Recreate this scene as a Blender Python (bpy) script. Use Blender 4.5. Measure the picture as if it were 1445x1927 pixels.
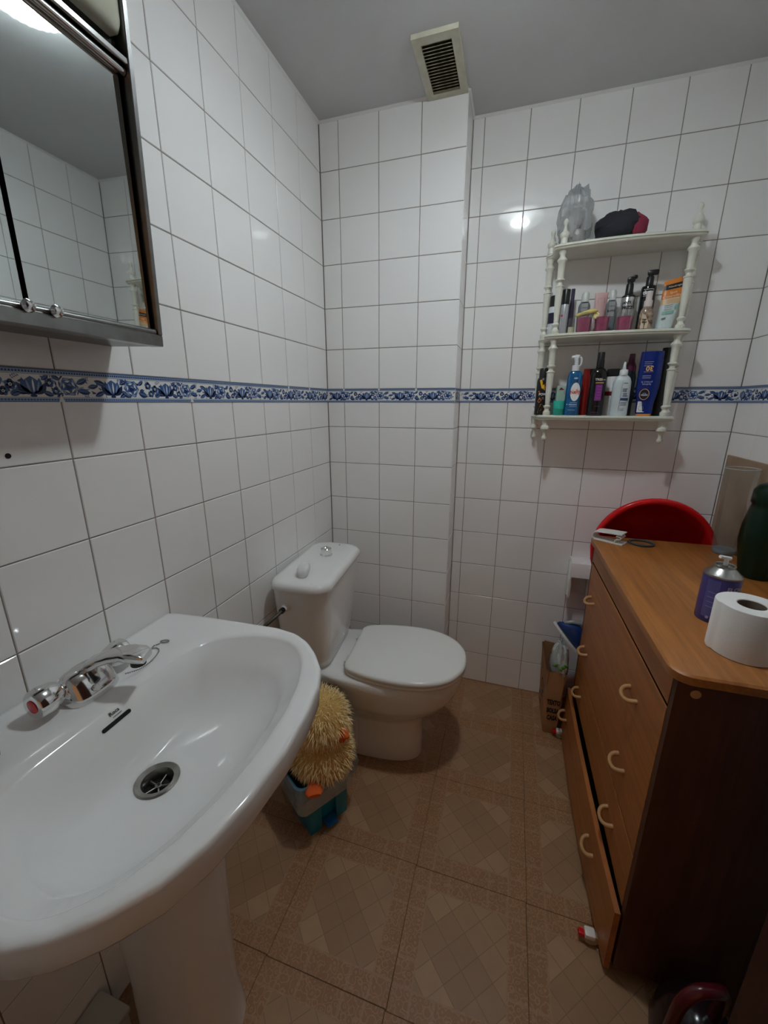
import bpy, bmesh, math, random
from mathutils import Vector, Matrix
from mathutils.bvhtree import BVHTree
R = math.radians
PI = math.pi
random.seed(7)
scene = bpy.context.scene
for o in list(bpy.data.objects):
    bpy.data.objects.remove(o)
C = scene.collection

# ------------------------------------------------------------------ camera
CAM = Vector((0.7427, -1.5709, 1.2980))
FPX, PW, PH = 752.69, 1445, 1927
YAW, PITCH, ROLL = 0.3069, -0.2674, -0.0013
MR = Matrix.Rotation(YAW, 3, 'Z') @ Matrix.Rotation(PITCH, 3, 'X') @ Matrix.Rotation(ROLL, 3, 'Y')
cd = bpy.data.cameras.new('camera')
cam = bpy.data.objects.new('camera', cd)
C.objects.link(cam)
cd.sensor_fit = 'VERTICAL'
cd.sensor_height = 24.0
cd.sensor_width = 18.0
cd.lens = FPX / PH * 24.0
cd.clip_start = 0.01
rt, fw, up = MR.col[0], MR.col[1], MR.col[2]
cam.matrix_world = Matrix(((rt.x, up.x, -fw.x, CAM.x), (rt.y, up.y, -fw.y, CAM.y), (rt.z, up.z, -fw.z, CAM.z), (0, 0, 0, 1)))
scene.camera = cam

def ray(px, py):
    return MR @ Vector(((px - PW / 2) / FPX, 1.0, -(py - PH / 2) / FPX))
def at(px, py, axis, val):
    d = ray(px, py)
    return CAM + d * ((val - CAM[axis]) / d[axis])

# ------------------------------------------------------------------ world, exposure
w = bpy.data.worlds.new('world')
scene.world = w
w.use_nodes = True
w.node_tree.nodes['Background'].inputs[0].default_value = (1.0, 0.50, 0.21, 1)      # dim warm light of the hallway behind the doorway
w.node_tree.nodes['Background'].inputs[1].default_value = 0.13
vs = scene.view_settings
vs.view_transform = 'Standard'
vs.look = 'None'
vs.gamma = 1.0
vs.use_curve_mapping = False
vs.exposure = 0.80
scene.cycles.max_bounces = 16
scene.cycles.diffuse_bounces = 10
scene.cycles.glossy_bounces = 8
LAMP_POS = (0.69, -0.655)
LAMP_POWER = 165.0          # emission strength of the bulb
LAMP_COLOR = (.89, .955, 1.0)

# ------------------------------------------------------------------ materials
MATS = {}
def mat(name, col, rough=0.5, metal=0.0, spec=0.5, trans=0.0, alpha=1.0, coat=0.0, emit=None, estr=0.0, ior=1.45, noise=None, bump=None, sss=0.0):
    if name in MATS:
        return MATS[name]
    m = bpy.data.materials.new(name)
    m.use_nodes = True
    nt = m.node_tree
    b = nt.nodes['Principled BSDF']
    b.inputs['Base Color'].default_value = (*col, 1)
    b.inputs['Roughness'].default_value = rough
    b.inputs['Metallic'].default_value = metal
    b.inputs['Specular IOR Level'].default_value = spec
    b.inputs['Transmission Weight'].default_value = trans
    b.inputs['Alpha'].default_value = alpha
    b.inputs['Coat Weight'].default_value = coat
    b.inputs['IOR'].default_value = ior
    if sss:
        b.inputs['Subsurface Weight'].default_value = sss
        b.inputs['Subsurface Radius'].default_value = (.01, .006, .004)
    if emit:
        b.inputs['Emission Color'].default_value = (*emit, 1)
        b.inputs['Emission Strength'].default_value = estr
    tc = None
    if noise or bump:
        tc = nt.nodes.new('ShaderNodeTexCoord')
    if noise:      # (scale, amount, second colour)
        n = nt.nodes.new('ShaderNodeTexNoise')
        n.inputs['Scale'].default_value = noise[0]
        n.inputs['Detail'].default_value = 4
        nt.links.new(tc.outputs['Object'], n.inputs['Vector'])
        mx = nt.nodes.new('ShaderNodeMix')
        mx.data_type = 'RGBA'
        mr = nt.nodes.new('ShaderNodeMapRange')
        mr.inputs[1].default_value = .35
        mr.inputs[2].default_value = .68
        mr.inputs[4].default_value = noise[1]
        nt.links.new(n.outputs['Fac'], mr.inputs[0])
        nt.links.new(mr.outputs[0], mx.inputs[0])
        mx.inputs[6].default_value = (*col, 1)
        mx.inputs[7].default_value = (*noise[2], 1)
        nt.links.new(mx.outputs[2], b.inputs['Base Color'])
    if bump:       # (scale, strength, distance)
        n = nt.nodes.new('ShaderNodeTexNoise')
        n.inputs['Scale'].default_value = bump[0]
        nt.links.new(tc.outputs['Object'], n.inputs['Vector'])
        bp = nt.nodes.new('ShaderNodeBump')
        bp.inputs['Strength'].default_value = bump[1]
        bp.inputs['Distance'].default_value = bump[2]
        nt.links.new(n.outputs['Fac'], bp.inputs['Height'])
        nt.links.new(bp.outputs['Normal'], b.inputs['Normal'])
    MATS[name] = m
    return m

def wood_mat(name, c1, c2, axis, rough=0.42):
    m = bpy.data.materials.new(name)
    m.use_nodes = True
    nt = m.node_tree
    b = nt.nodes['Principled BSDF']
    b.inputs['Roughness'].default_value = rough
    tc = nt.nodes.new('ShaderNodeTexCoord')
    mp = nt.nodes.new('ShaderNodeMapping')
    s = [60, 60, 60]
    s[axis] = 3.0
    mp.inputs['Scale'].default_value = s
    nt.links.new(tc.outputs['Object'], mp.inputs[0])
    n = nt.nodes.new('ShaderNodeTexNoise')
    n.inputs['Scale'].default_value = 1.0
    n.inputs['Detail'].default_value = 5
    n.inputs['Roughness'].default_value = .62
    n.inputs['Distortion'].default_value = .35
    nt.links.new(mp.outputs[0], n.inputs['Vector'])
    cr = nt.nodes.new('ShaderNodeValToRGB')
    cr.color_ramp.elements[0].position = .32
    cr.color_ramp.elements[1].position = .68
    cr.color_ramp.elements[0].color = (*c2, 1)
    cr.color_ramp.elements[1].color = (*c1, 1)
    nt.links.new(n.outputs['Fac'], cr.inputs[0])
    nt.links.new(cr.outputs[0], b.inputs['Base Color'])
    MATS[name] = m
    return m

M_tile = mat('glazed_tile', (.87, .865, .855), .05, spec=.5, bump=(9, .04, .004))
M_grout = mat('grout', (.30, .275, .25), .9, noise=(14, .8, (.20, .17, .145)))
M_ceil = mat('ceiling_paint', (.61, .615, .62), .85, noise=(5, .5, (.56, .565, .57)), bump=(60, .1, .002))
M_paint = mat('wall_paint', (.55, .55, .54), .8)
M_caulk = mat('white_caulk', (.78, .78, .77), .6)
M_cer = mat('white_ceramic', (.84, .84, .83), .06, spec=.6, coat=.3)
M_seat = mat('seat_plastic', (.82, .82, .79), .18, spec=.5)
M_chrome = mat('chrome', (.78, .78, .78), .10, 1.0)
M_steel = mat('brushed_steel', (.30, .30, .30), .28, 1.0, noise=(40, .6, (.20, .20, .195)))
M_drain = mat('worn_steel', (.42, .41, .38), .3, 1.0, noise=(60, .7, (.22, .21, .19)))
M_mirror = mat('mirror_glass', (.66, .71, .70), .015, 1.0)
M_black = mat('black_plastic', (.012, .012, .013), .35)
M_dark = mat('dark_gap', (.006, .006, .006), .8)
M_cream = mat('cream_plastic', (.60, .58, .47), .45, noise=(30, .6, (.42, .39, .28)))
M_slat = mat('dusty_slat', (.46, .42, .30), .8, noise=(70, .9, (.15, .125, .085)))
M_shelf = mat('ivory_paint', (.74, .74, .66), .35, noise=(18, .5, (.62, .61, .50)))
M_white = mat('white_plastic', (.80, .80, .79), .3)
M_woodtop = wood_mat('walnut_top', (.43, .165, .036), (.27, .094, .020), 1)
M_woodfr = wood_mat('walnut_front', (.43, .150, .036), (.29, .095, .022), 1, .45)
M_woodsd = wood_mat('walnut_side_shaded', (.10, .026, .008), (.06, .015, .005), 2, .6)  # dark brown wood, darkened further to hold the side's shade
M_wooddr = wood_mat('mahogany_door', (.055, .013, .008), (.032, .007, .004), 2, .45)
M_handle = mat('tan_handle', (.50, .27, .11), .4)
M_red = mat('red_plastic', (.62, .006, .010), .22, spec=.5)
M_paper = mat('tissue_paper', (.83, .82, .80), .95, bump=(260, .25, .001))
M_card = mat('kraft_paper', (.42, .22, .095), .85, noise=(25, .5, (.32, .16, .065)))
M_ink = mat('black_ink', (.012, .010, .009), .7)
M_wink = mat('white_ink', (.80, .80, .80), .6)
M_bin = mat('turquoise_plastic', (.012, .20, .30), .3)
M_pedal = mat('blue_pedal_plastic', (.010, .095, .26), .28)
M_duck = mat('plush_cloth', (.62, .40, .13), .95)
M_fur = mat('yellow_fur', (.92, .76, .42), .8, noise=(40, .7, (.80, .58, .25)))
M_orange = mat('orange_felt', (.72, .12, .02), .9)
M_blue = mat('delft_blue', (.050, .115, .30), .25)
M_dblue = mat('delft_dark_blue', (.012, .030, .115), .25)
M_lblue = mat('delft_light_blue', (.25, .34, .50), .25)
M_bord = mat('border_white', (.78, .78, .74), .22)

def clear_mat(name, tint, keep=.82, rough=.02):
    m = bpy.data.materials.new(name)
    m.use_nodes = True
    nt = m.node_tree
    nt.nodes.remove(nt.nodes['Principled BSDF'])
    out = nt.nodes['Material Output']
    tr = nt.nodes.new('ShaderNodeBsdfTransparent')
    tr.inputs[0].default_value = (*tint, 1)
    gl = nt.nodes.new('ShaderNodeBsdfGlossy')
    gl.inputs['Roughness'].default_value = rough
    gl.inputs['Color'].default_value = (.9, .9, .9, 1)
    df = nt.nodes.new('ShaderNodeBsdfTranslucent')
    df.inputs[0].default_value = (.8 * tint[0], .8 * tint[1], .8 * tint[2], 1)
    d2 = nt.nodes.new('ShaderNodeBsdfDiffuse')
    d2.inputs[0].default_value = (.8 * tint[0], .8 * tint[1], .8 * tint[2], 1)
    ad = nt.nodes.new('ShaderNodeMixShader')
    nt.links.new(df.outputs[0], ad.inputs[1])
    nt.links.new(d2.outputs[0], ad.inputs[2])
    m1 = nt.nodes.new('ShaderNodeMixShader')
    m1.inputs[0].default_value = keep
    nt.links.new(ad.outputs[0], m1.inputs[1])
    nt.links.new(tr.outputs[0], m1.inputs[2])
    fr = nt.nodes.new('ShaderNodeFresnel')
    fr.inputs[0].default_value = 1.4
    m2 = nt.nodes.new('ShaderNodeMixShader')
    fm_ = nt.nodes.new('ShaderNodeMath')
    fm_.operation = 'MULTIPLY'
    fm_.inputs[1].default_value = .45
    nt.links.new(fr.outputs[0], fm_.inputs[0])
    nt.links.new(fm_.outputs[0], m2.inputs[0])
    nt.links.new(m1.outputs[0], m2.inputs[1])
    nt.links.new(gl.outputs[0], m2.inputs[2])
    nt.links.new(m2.outputs[0], out.inputs[0])
    MATS[name] = m
    return m
M_glass = clear_mat('clear_glass', (.95, .97, .96), .90)
M_clear = clear_mat('clear_plastic', (.96, .97, .97), .93, .08)
M_bag = clear_mat('thin_film', (.90, .92, .93), .60, .2)
M_lampglass = clear_mat('pressed_glass', (.97, 1.0, .99), .88, .05)
M_blueclr = clear_mat('blue_clear_plastic', (.10, .42, .75), .45, .06)

def floor_mat():
    m = bpy.data.materials.new('vinyl_tile')
    m.use_nodes = True
    nt = m.node_tree
    L = nt.links.new
    b = nt.nodes['Principled BSDF']
    b.inputs['Roughness'].default_value = .5
    def N(t, **k):
        n = nt.nodes.new(t)
        for a, v in k.items():
            setattr(n, a, v)
        return n
    def MA(op, a, bb=None, c=None):
        n = N('ShaderNodeMath', operation=op)
        for i, v in enumerate((a, bb, c)):
            if v is None:
                continue
            if isinstance(v, (int, float)):
                n.inputs[i].default_value = v
            else:
                L(v, n.inputs[i])
        return n.outputs[0]
    def MIX(f, a, bb):
        n = N('ShaderNodeMix', data_type='RGBA')
        if isinstance(f, (int, float)):
            n.inputs[0].default_value = f
        else:
            L(f, n.inputs[0])
        for i, v in ((6, a), (7, bb)):
            if isinstance(v, tuple):
                n.inputs[i].default_value = (*v, 1)
            else:
                L(v, n.inputs[i])
        return n.outputs[2]
    tc = N('ShaderNodeTexCoord')
    sp = N('ShaderNodeSeparateXYZ')
    L(tc.outputs['Object'], sp.inputs[0])
    x, y = sp.outputs[0], sp.outputs[1]
    ax, ay = MA('ABSOLUTE', x), MA('ABSOLUTE', y)
    mx = MA('MAXIMUM', ax, ay)
    mn = MA('MINIMUM', ax, ay)
    band = MA('GREATER_THAN', mx, .103)
    # diamonds inside
    u = MA('MULTIPLY', MA('ADD', x, y), 1 / .0728)
    v = MA('MULTIPLY', MA('SUBTRACT', x, y), 1 / .0728)
    uu, vv = MA('ADD', u, 20.5), MA('ADD', v, 20.5)
    fu, fv = MA('FLOOR', uu), MA('FLOOR', vv)
    cmb = N('ShaderNodeCombineXYZ')
    L(fu, cmb.inputs[0]); L(fv, cmb.inputs[1])
    wn = N('ShaderNodeTexWhiteNoise', noise_dimensions='2D')
    L(cmb.outputs[0], wn.inputs[0])
    n1 = N('ShaderNodeTexNoise')
    n1.inputs['Scale'].default_value = 22
    n1.inputs['Detail'].default_value = 6
    L(tc.outputs['Object'], n1.inputs['Vector'])
    dia = MIX(wn.outputs[0], (.32, .176, .083), (.43, .255, .132))
    dia = MIX(MA('MULTIPLY', n1.outputs[0], .45), dia, (.20, .115, .066))
    eu = MA('ABSOLUTE', MA('SUBTRACT', MA('FRACT', uu), .5))
    ev = MA('ABSOLUTE', MA('SUBTRACT', MA('FRACT', vv), .5))
    dl = MA('GREATER_THAN', MA('MAXIMUM', eu, ev), .478)
    dia = MIX(MA('MULTIPLY', dl, .5), dia, (.15, .085, .045))
    # ornament band : scrolls from distorted rings
    vo = N('ShaderNodeTexVoronoi', feature='F1')
    vo.inputs['Scale'].default_value = 62
    vo.inputs['Randomness'].default_value = .55
    n2 = N('ShaderNodeTexNoise')
    n2.inputs['Scale'].default_value = 70
    L(tc.outputs['Object'], n2.inputs['Vector'])
    add = N('ShaderNodeVectorMath', operation='MULTIPLY_ADD')
    L(n2.outputs[1], add.inputs[0])
    add.inputs[1].default_value = (.010, .010, .0)
    L(tc.outputs['Object'], add.inputs[2])
    L(add.outputs[0], vo.inputs['Vector'])
    ring = MA('ABSOLUTE', MA('SUBTRACT', MA('FRACT', MA('MULTIPLY', vo.outputs['Distance'], 2.6)), .5))
    curl = MA('LESS_THAN', ring, .13)
    bandc = MIX(MA('MULTIPLY', n1.outputs[0], .8), (.31, .153, .065), (.23, .108, .042))
    bandc = MIX(MA('MULTIPLY', curl, .55), bandc, (.43, .245, .122))
    # plain bars that break the band
    bars = MA('LESS_THAN', MA('ABSOLUTE', MA('SUBTRACT', mn, .052)), .0035)
    bars = MA('MAXIMUM', bars, MA('LESS_THAN', MA('ABSOLUTE', MA('SUBTRACT', mn, .104)), .003))
    bars = MA('MAXIMUM', bars, MA('LESS_THAN', MA('ABSOLUTE', MA('SUBTRACT', mx, .105)), .002))
    bandc = MIX(MA('MULTIPLY', bars, .5), bandc, (.36, .22, .125))
    col = MIX(band, dia, bandc)
    L(col, b.inputs['Base Color'])
    bp = N('ShaderNodeBump')
    bp.inputs['Strength'].default_value = .35
    bp.inputs['Distance'].default_value = .0012
    L(MA('SUBTRACT', MA('MULTIPLY', curl, band), MA('MULTIPLY', dl, MA('SUBTRACT', 1, band))), bp.inputs['Height'])
    L(bp.outputs[0], b.inputs['Normal'])
    MATS['vinyl_tile'] = m
    return m
M_floor = floor_mat()
M_floorbase = mat('floor_joint', (.10, .065, .035), .9)

# ------------------------------------------------------------------ mesh helpers
class MB:
    def __init__(s):
        s.v, s.f, s.m = [], [], []
    def add(s, vs, fs, mi=0, mtx=None):
        o = len(s.v)
        s.v += [tuple(mtx @ Vector(p)) if mtx else tuple(p) for p in vs]
        s.f += [tuple(i + o for i in f) for f in fs]
        s.m += [mi] * len(fs)
        return s
    def box(s, x0, x1, y0, y1, z0, z1, mi=0, mtx=None):
        vs = [(x0, y0, z0), (x1, y0, z0), (x1, y1, z0), (x0, y1, z0), (x0, y0, z1), (x1, y0, z1), (x1, y1, z1), (x0, y1, z1)]
        return s.add(vs, [(0, 3, 2, 1), (4, 5, 6, 7), (0, 1, 5, 4), (1, 2, 6, 5), (2, 3, 7, 6), (3, 0, 4, 7)], mi, mtx)
    def rbox(s, x0, x1, y0, y1, z0, z1, r=.003, seg=2, mi=0, mtx=None):
        bm = bmesh.new()
        bmesh.ops.create_cube(bm, size=1)
        for v in bm.verts:
            v.co = Vector(((x0 + x1) / 2 + v.co.x * (x1 - x0), (y0 + y1) / 2 + v.co.y * (y1 - y0), (z0 + z1) / 2 + v.co.z * (z1 - z0)))
        r = min(r, .49 * min(x1 - x0, y1 - y0, z1 - z0))
        bmesh.ops.bevel(bm, geom=list(bm.edges), offset=r, segments=seg, profile=.5, affect='EDGES')
        return s.bm(bm, mi, mtx)
    def bm(s, bm, mi=0, mtx=None):
        bm.verts.index_update()
        s.add([tuple(v.co) for v in bm.verts], [tuple(v.index for v in f.verts) for f in bm.faces], mi, mtx)
        bm.free()
        return s
    def loft(s, rings, cap0=True, cap1=True, mi=0, mtx=None, closed=True):
        n = len(rings[0])
        vs = [p for r in rings for p in r]
        fs = []
        for i in range(len(rings) - 1):
            for j in range(n if closed else n - 1):
                k = (j + 1) % n
                fs.append((i * n + j, i * n + k, (i + 1) * n + k, (i + 1) * n + j))
        if cap0:
            fs.append(tuple(reversed(range(n))))
        if cap1:
            fs.append(tuple((len(rings) - 1) * n + j for j in range(n)))
        return s.add(vs, fs, mi, mtx)
    def lathe(s, prof, n=24, mi=0, mtx=None, cap0=True, cap1=True, wob=None):
        rings = []
        for r, z in prof:
            ring = []
            for j in range(n):
                a = 2 * PI * j / n
                rr = r * (wob(a) if wob else 1)
                ring.append((rr * math.cos(a), rr * math.sin(a), z))
            rings.append(ring)
        return s.loft(rings, cap0, cap1, mi, mtx)
    def tube(s, pts, rad, n=10, mi=0, mtx=None, caps=True):
        pts = [Vector(p) for p in pts]
        rads = rad if isinstance(rad, (list, tuple)) else [rad] * len(pts)
        rings = []
        ref = None
        for i, p in enumerate(pts):
            t = (pts[min(i + 1, len(pts) - 1)] - pts[max(i - 1, 0)]).normalized()
            if ref is None:
                ref = t.orthogonal().normalized()
            ref = (ref - t * ref.dot(t)).normalized()
            q = t.cross(ref)
            rings.append([tuple(p + (ref * math.cos(2 * PI * j / n) + q * math.sin(2 * PI * j / n)) * rads[i]) for j in range(n)])
        return s.loft(rings, caps, caps, mi, mtx)
    def sphere(s, c, r, n=16, k=10, mi=0, mtx=None):
        rx, ry, rz = r if isinstance(r, (list, tuple)) else (r, r, r)
        rings = []
        for i in range(k + 1):
            a = -PI / 2 + PI * i / k
            cr = max(math.cos(a), .004)
            rings.append([(c[0] + rx * cr * math.cos(2 * PI * j / n), c[1] + ry * cr * math.sin(2 * PI * j / n), c[2] + rz * math.sin(a)) for j in range(n)])
        return s.loft(rings, True, True, mi, mtx)
    def prism(s, pts, z0, z1, mi=0, mtx=None):
        return s.loft([[(x, y, z0) for x, y in pts], [(x, y, z1) for x, y in pts]], True, True, mi, mtx)
    def mesh(s, name, mats, smooth=35):
        me = bpy.data.meshes.new(name)
        me.from_pydata(s.v, [], s.f)
        for m_ in (mats if isinstance(mats, (list, tuple)) else [mats]):
            me.materials.append(m_)
        if any(s.m):
            me.polygons.foreach_set('material_index', s.m)
        bm = bmesh.new()
        bm.from_mesh(me)
        bmesh.ops.recalc_face_normals(bm, faces=bm.faces)
        bm.to_mesh(me)
        bm.free()
        if smooth:
            me.shade_smooth()
            me.set_sharp_from_angle(angle=R(smooth))
        me.update()
        return me
    def build(s, name, mats, parent=None, smooth=35, loc=None, rot=None):
        return link(name, s.mesh(name, mats, smooth), parent, loc, rot)

def link(name, me, parent=None, loc=None, rot=None):
    o = bpy.data.objects.new(name, me)
    C.objects.link(o)
    o.parent = parent
    if loc is not None:
        o.location = loc
    if rot is not None:
        o.rotation_euler = rot
    return o
def tag(o, label, cat, group=None):
    o['label'] = label
    o['category'] = cat
    if group:
        o['group'] = group
    return o
def thing(name, label, cat, loc=(0, 0, 0), rz=0, group=None, rot=None):
    o = link(name, None, None, loc, rot or (0, 0, rz))
    o.empty_display_size = .05
    return tag(o, label, cat, group)
def struct(o):
    o['kind'] = 'structure'
    return o
def rrect(x0, x1, y0, y1, r, n=5):
    r = min(r, (x1 - x0) / 2 - 1e-5, (y1 - y0) / 2 - 1e-5)
    pts = []
    for cx, cy, a0 in ((x1 - r, y1 - r, 0), (x0 + r, y1 - r, 90), (x0 + r, y0 + r, 180), (x1 - r, y0 + r, 270)):
        for i in range(n + 1):
            a = R(a0 + 90 * i / n)
            pts.append((cx + r * math.cos(a), cy + r * math.sin(a)))
    return pts
def selps(hw, hd, e=2.0, n=28):
    pts = []
    for j in range(n):
        a = 2 * PI * j / n
        c_, s_ = math.cos(a), math.sin(a)
        pts.append((hw * math.copysign(abs(c_) ** (2 / e), c_), hd * math.copysign(abs(s_) ** (2 / e), s_)))
    return pts
def bez(p0, p1, p2, p3, n=12):
    out = []
    for i in range(n + 1):
        t = i / n
        out.append(Vector(p0) * (1 - t) ** 3 + Vector(p1) * 3 * t * (1 - t) ** 2 + Vector(p2) * 3 * t * t * (1 - t) + Vector(p3) * t ** 3)
    return out
def spline(pts, k=6):
    P = [Vector(p) for p in pts]
    P = [P[0] * 2 - P[1]] + P + [P[-1] * 2 - P[-2]]
    out = []
    for i in range(1, len(P) - 2):
        for j in range(k):
            t = j / k
            a, b, c_, d = P[i - 1], P[i], P[i + 1], P[i + 2]
            out.append(.5 * ((2 * b) + (c_ - a) * t + (2 * a - 5 * b + 4 * c_ - d) * t * t + (3 * b - a - 3 * c_ + d) * t ** 3))
    out.append(P[-2])
    return out
TEXT_CACHE = {}
def text_mb(body, size, mi=0, align='CENTER', sx=1.0, bold=0.0):
    key = (body, size, align, bold)
    if key not in TEXT_CACHE:
        cu = bpy.data.curves.new('txt', 'FONT')
        cu.body = body
        cu.size = size
        cu.align_x = align
        cu.align_y = 'CENTER'
        cu.resolution_u = 2
        cu.offset = bold
        ob = bpy.data.objects.new('txt', cu)
        C.objects.link(ob)
        me = bpy.data.meshes.new_from_object(ob.evaluated_get(bpy.context.evaluated_depsgraph_get()))
        vs_ = [tuple(v.co) for v in me.vertices]
        fs_ = [tuple(p.vertices) for p in me.polygons]
        bpy.data.objects.remove(ob)
        bpy.data.curves.remove(cu)
        bpy.data.meshes.remove(me)
        TEXT_CACHE[key] = (vs_, fs_)
    vs_, fs_ = TEXT_CACHE[key]
    return [(x * sx, y) for x, y, _ in vs_], fs_
def print_flat(mb, body, size, x, z, y, mi=0, rot=0, sx=1.0, align='CENTER', bold=0.0, curve=None):
    """lettering on the -y face of a bottle; curve = radius of a round body"""
    vs_, fs_ = text_mb(body, size, align=align, sx=sx, bold=bold)
    ca, sa = math.cos(rot), math.sin(rot)
    out = []
    for a, b in vs_:
        u, v = a * ca - b * sa + x, a * sa + b * ca + z
        if curve:
            an = u / curve
            out.append((curve * math.sin(an), -curve * math.cos(an) + (y if y else 0), v))
        else:
            out.append((u, y, v))
    mb.add(out, fs_, mi)
def patch(mb, r, a0, a1, z0, z1, mi=0, n=10, r2=None):
    """piece of a label on a round body, angle 0 faces -y"""
    r2 = r2 or r
    vs_ = []
    for i in range(n + 1):
        a = a0 + (a1 - a0) * i / n
        vs_ += [(r * math.sin(a), -r * math.cos(a), z0), (r2 * math.sin(a), -r2 * math.cos(a), z1)]
    mb.add(vs_, [(2 * i, 2 * i + 2, 2 * i + 3, 2 * i + 1) for i in range(n)], mi)

# ------------------------------------------------------------------ room shell
CEIL = 2.25
YB = 0.14           # recessed wall
XP = 0.5237         # edge of the boxed-out pier
XR = 1.464          # right wall
YREAR = -1.85
T = .15
TILE_CACHE = {}
def tile_mesh(wd, ht):
    key = (round(wd, 4), round(ht, 4))
    if key in TILE_CACHE:
        return TILE_CACHE[key]
    b, d = .0012, .006
    mb = MB()
    def ring(i, z):
        return [(-wd / 2 + i, -ht / 2 + i, z), (wd / 2 - i, -ht / 2 + i, z), (wd / 2 - i, ht / 2 - i, z), (-wd / 2 + i, ht / 2 - i, z)]
    mb.loft([ring(0, -d), ring(0, -b), ring(b, 0)], False, True)
    me = mb.mesh('tile', M_tile, smooth=0)
    TILE_CACHE[key] = me
    return me
def tile_wall(parent, origin, uvec, nvec, cols, z0, z1):
    """tiles on a wall: origin = point of u=0 at floor, cols = list of (u0,u1)"""
    uvec, nvec = Vector(uvec), Vector(nvec)
    upv = Vector((0, 0, 1))
    base = Matrix((uvec, upv, nvec)).transposed()
    if base.determinant() < 0:
        uv2 = -uvec
        base = Matrix((uv2, upv, nvec)).transposed()
    J = .0011
    for (u0, u1) in cols:
        for k in range(int(round(z0 / T)), int(round(z1 / T))):
            wd, ht = (u1 - u0) - 2 * J, T - 2 * J
            if wd < .006:
                continue
            p = Vector(origin) + uvec * ((u0 + u1) / 2) + upv * ((k + .5) * T)
            tilt = Matrix.Rotation(random.gauss(0, .0011), 3, 'X') @ Matrix.Rotation(random.gauss(0, .0011), 3, 'Y')
            o = link('tile', tile_mesh(wd, ht), parent)
            o.matrix_local = Matrix.Translation(p) @ (base @ tilt).to_4x4()

# grout bodies
G = .0016           # joint depth
wl = struct(MB().box(-.12, -G, YREAR, .002 - G, 0, CEIL).build('wall_left', M_grout, smooth=0))
wb = struct(MB().box(-.12, XP - G, G, YB + .12, 0, CEIL).build('wall_back', M_grout, smooth=0))
wr_ = struct(MB().box(XP - .05, XR + .12, YB + G, YB + .12, 0, CEIL).build('wall_recess', M_grout, smooth=0))
wright = struct(MB().box(XR + G, XR + .12, YREAR, YB + G, 0, CEIL).build('wall_right', M_grout, smooth=0))
cols = [(0.0008, .0093 + T)] + [(.0093 + T * i, .0093 + T * (i + 1)) for i in range(1, 12)]
tile_wall(wl, (0, 0, 0), (0, -1, 0), (1, 0, 0), cols, 0, CEIL)
cols = [(.0008, .0737), (.0737, .2237), (.2237, .3737), (.3737, XP)]
tile_wall(wb, (0, 0, 0), (1, 0, 0), (0, -1, 0), cols, 0, CEIL)
tile_wall(wb, (XP, 0, 0), (0, 1, 0), (1, 0, 0), [(.0012, YB - .0005)], 0, CEIL)
cols = [(.0008, .0403)] + [(.0403 + T * i, .0403 + T * (i + 1)) for i in range(6)]
tile_wall(wr_, (XP, YB, 0), (1, 0, 0), (0, -1, 0), cols, 0, CEIL)
cols = [(.0008, .151)] + [(.151 + T * i, .151 + T * (i + 1)) for i in range(12)]
tile_wall(wright, (XR, YB, 0), (0, -1, 0), (-1, 0, 0), cols, 0, CEIL)
# rear wall with the open doorway the photograph is taken from
rw = MB()
rw.box(-.12, .62, YREAR - .1, YREAR, 0, CEIL)
rw.box(.62, XR + .12, YREAR - .1, YREAR, 2.05, CEIL)
rw.box(1.44, XR + .12, YREAR - .1, YREAR, 0, 2.05)
struct(rw.build('wall_rear', M_paint, smooth=0))
struct(MB().box(-.12, XR + .12, YREAR - .1, YB + .12, CEIL, CEIL + .08).build('ceiling', M_ceil, smooth=0))
# plaster bead along the ceiling line
def bead(name, x0, y0, x1, y1, nx, ny):
    mb = MB()
    s = .007
    a = [(x0, y0, CEIL + .001), (x0 + nx * s, y0 + ny * s, CEIL + .001), (x0 + nx * .0005, y0 + ny * .0005, CEIL - s)]
    b = [(x1, y1, CEIL + .001), (x1 + nx * s, y1 + ny * s, CEIL + .001), (x1 + nx * .0005, y1 + ny * .0005, CEIL - s)]
    mb.loft([a, b])
    struct(mb.build(name, M_caulk, smooth=0))
bead('trim_1', 0, YREAR, 0, 0, 1, 0)
bead('trim_2', 0, 0, XP, 0, 0, -1)
bead('trim_3', XP, 0, XP, YB, 1, 0)
bead('trim_4', XP, YB, XR, YB, 0, -1)
bead('trim_5', XR, YB, XR, YREAR, -1, 0)
# floor : 30 cm vinyl tiles
fl = struct(MB().box(-.12, XR + .12, YREAR - 1.0, YB + .12, -.08, -.0012).build('floor', M_floorbase, smooth=0))
FT, FX, FY = .3025, .577, -.428
b_, d_ = .0008, .004
fm = MB()
hs = FT / 2 - .0006
fm.loft([[(-hs, -hs, -d_), (hs, -hs, -d_), (hs, hs, -d_), (-hs, hs, -d_)], [(-hs, -hs, -b_), (hs, -hs, -b_), (hs, hs, -b_), (-hs, hs, -b_)],
         [(-hs + b_, -hs + b_, 0), (hs - b_, -hs + b_, 0), (hs - b_, hs - b_, 0), (-hs + b_, hs - b_, 0)]], False, True)
ftm = fm.mesh('tile', M_floor, smooth=0)
for i in range(-2, 4):
    for j in range(-5, 2):
        cx, cy = FX + (i + .5) * FT, FY + (j + .5) * FT
        if cx < -.12 or cx > XR + .1 or cy > YB + .12:
            continue
        link('tile', ftm, fl, (cx, cy, 0), (0, 0, R(.35 + random.gauss(0, .08)) + random.choice((0, 1, 2, 3)) * PI / 2))

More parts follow.
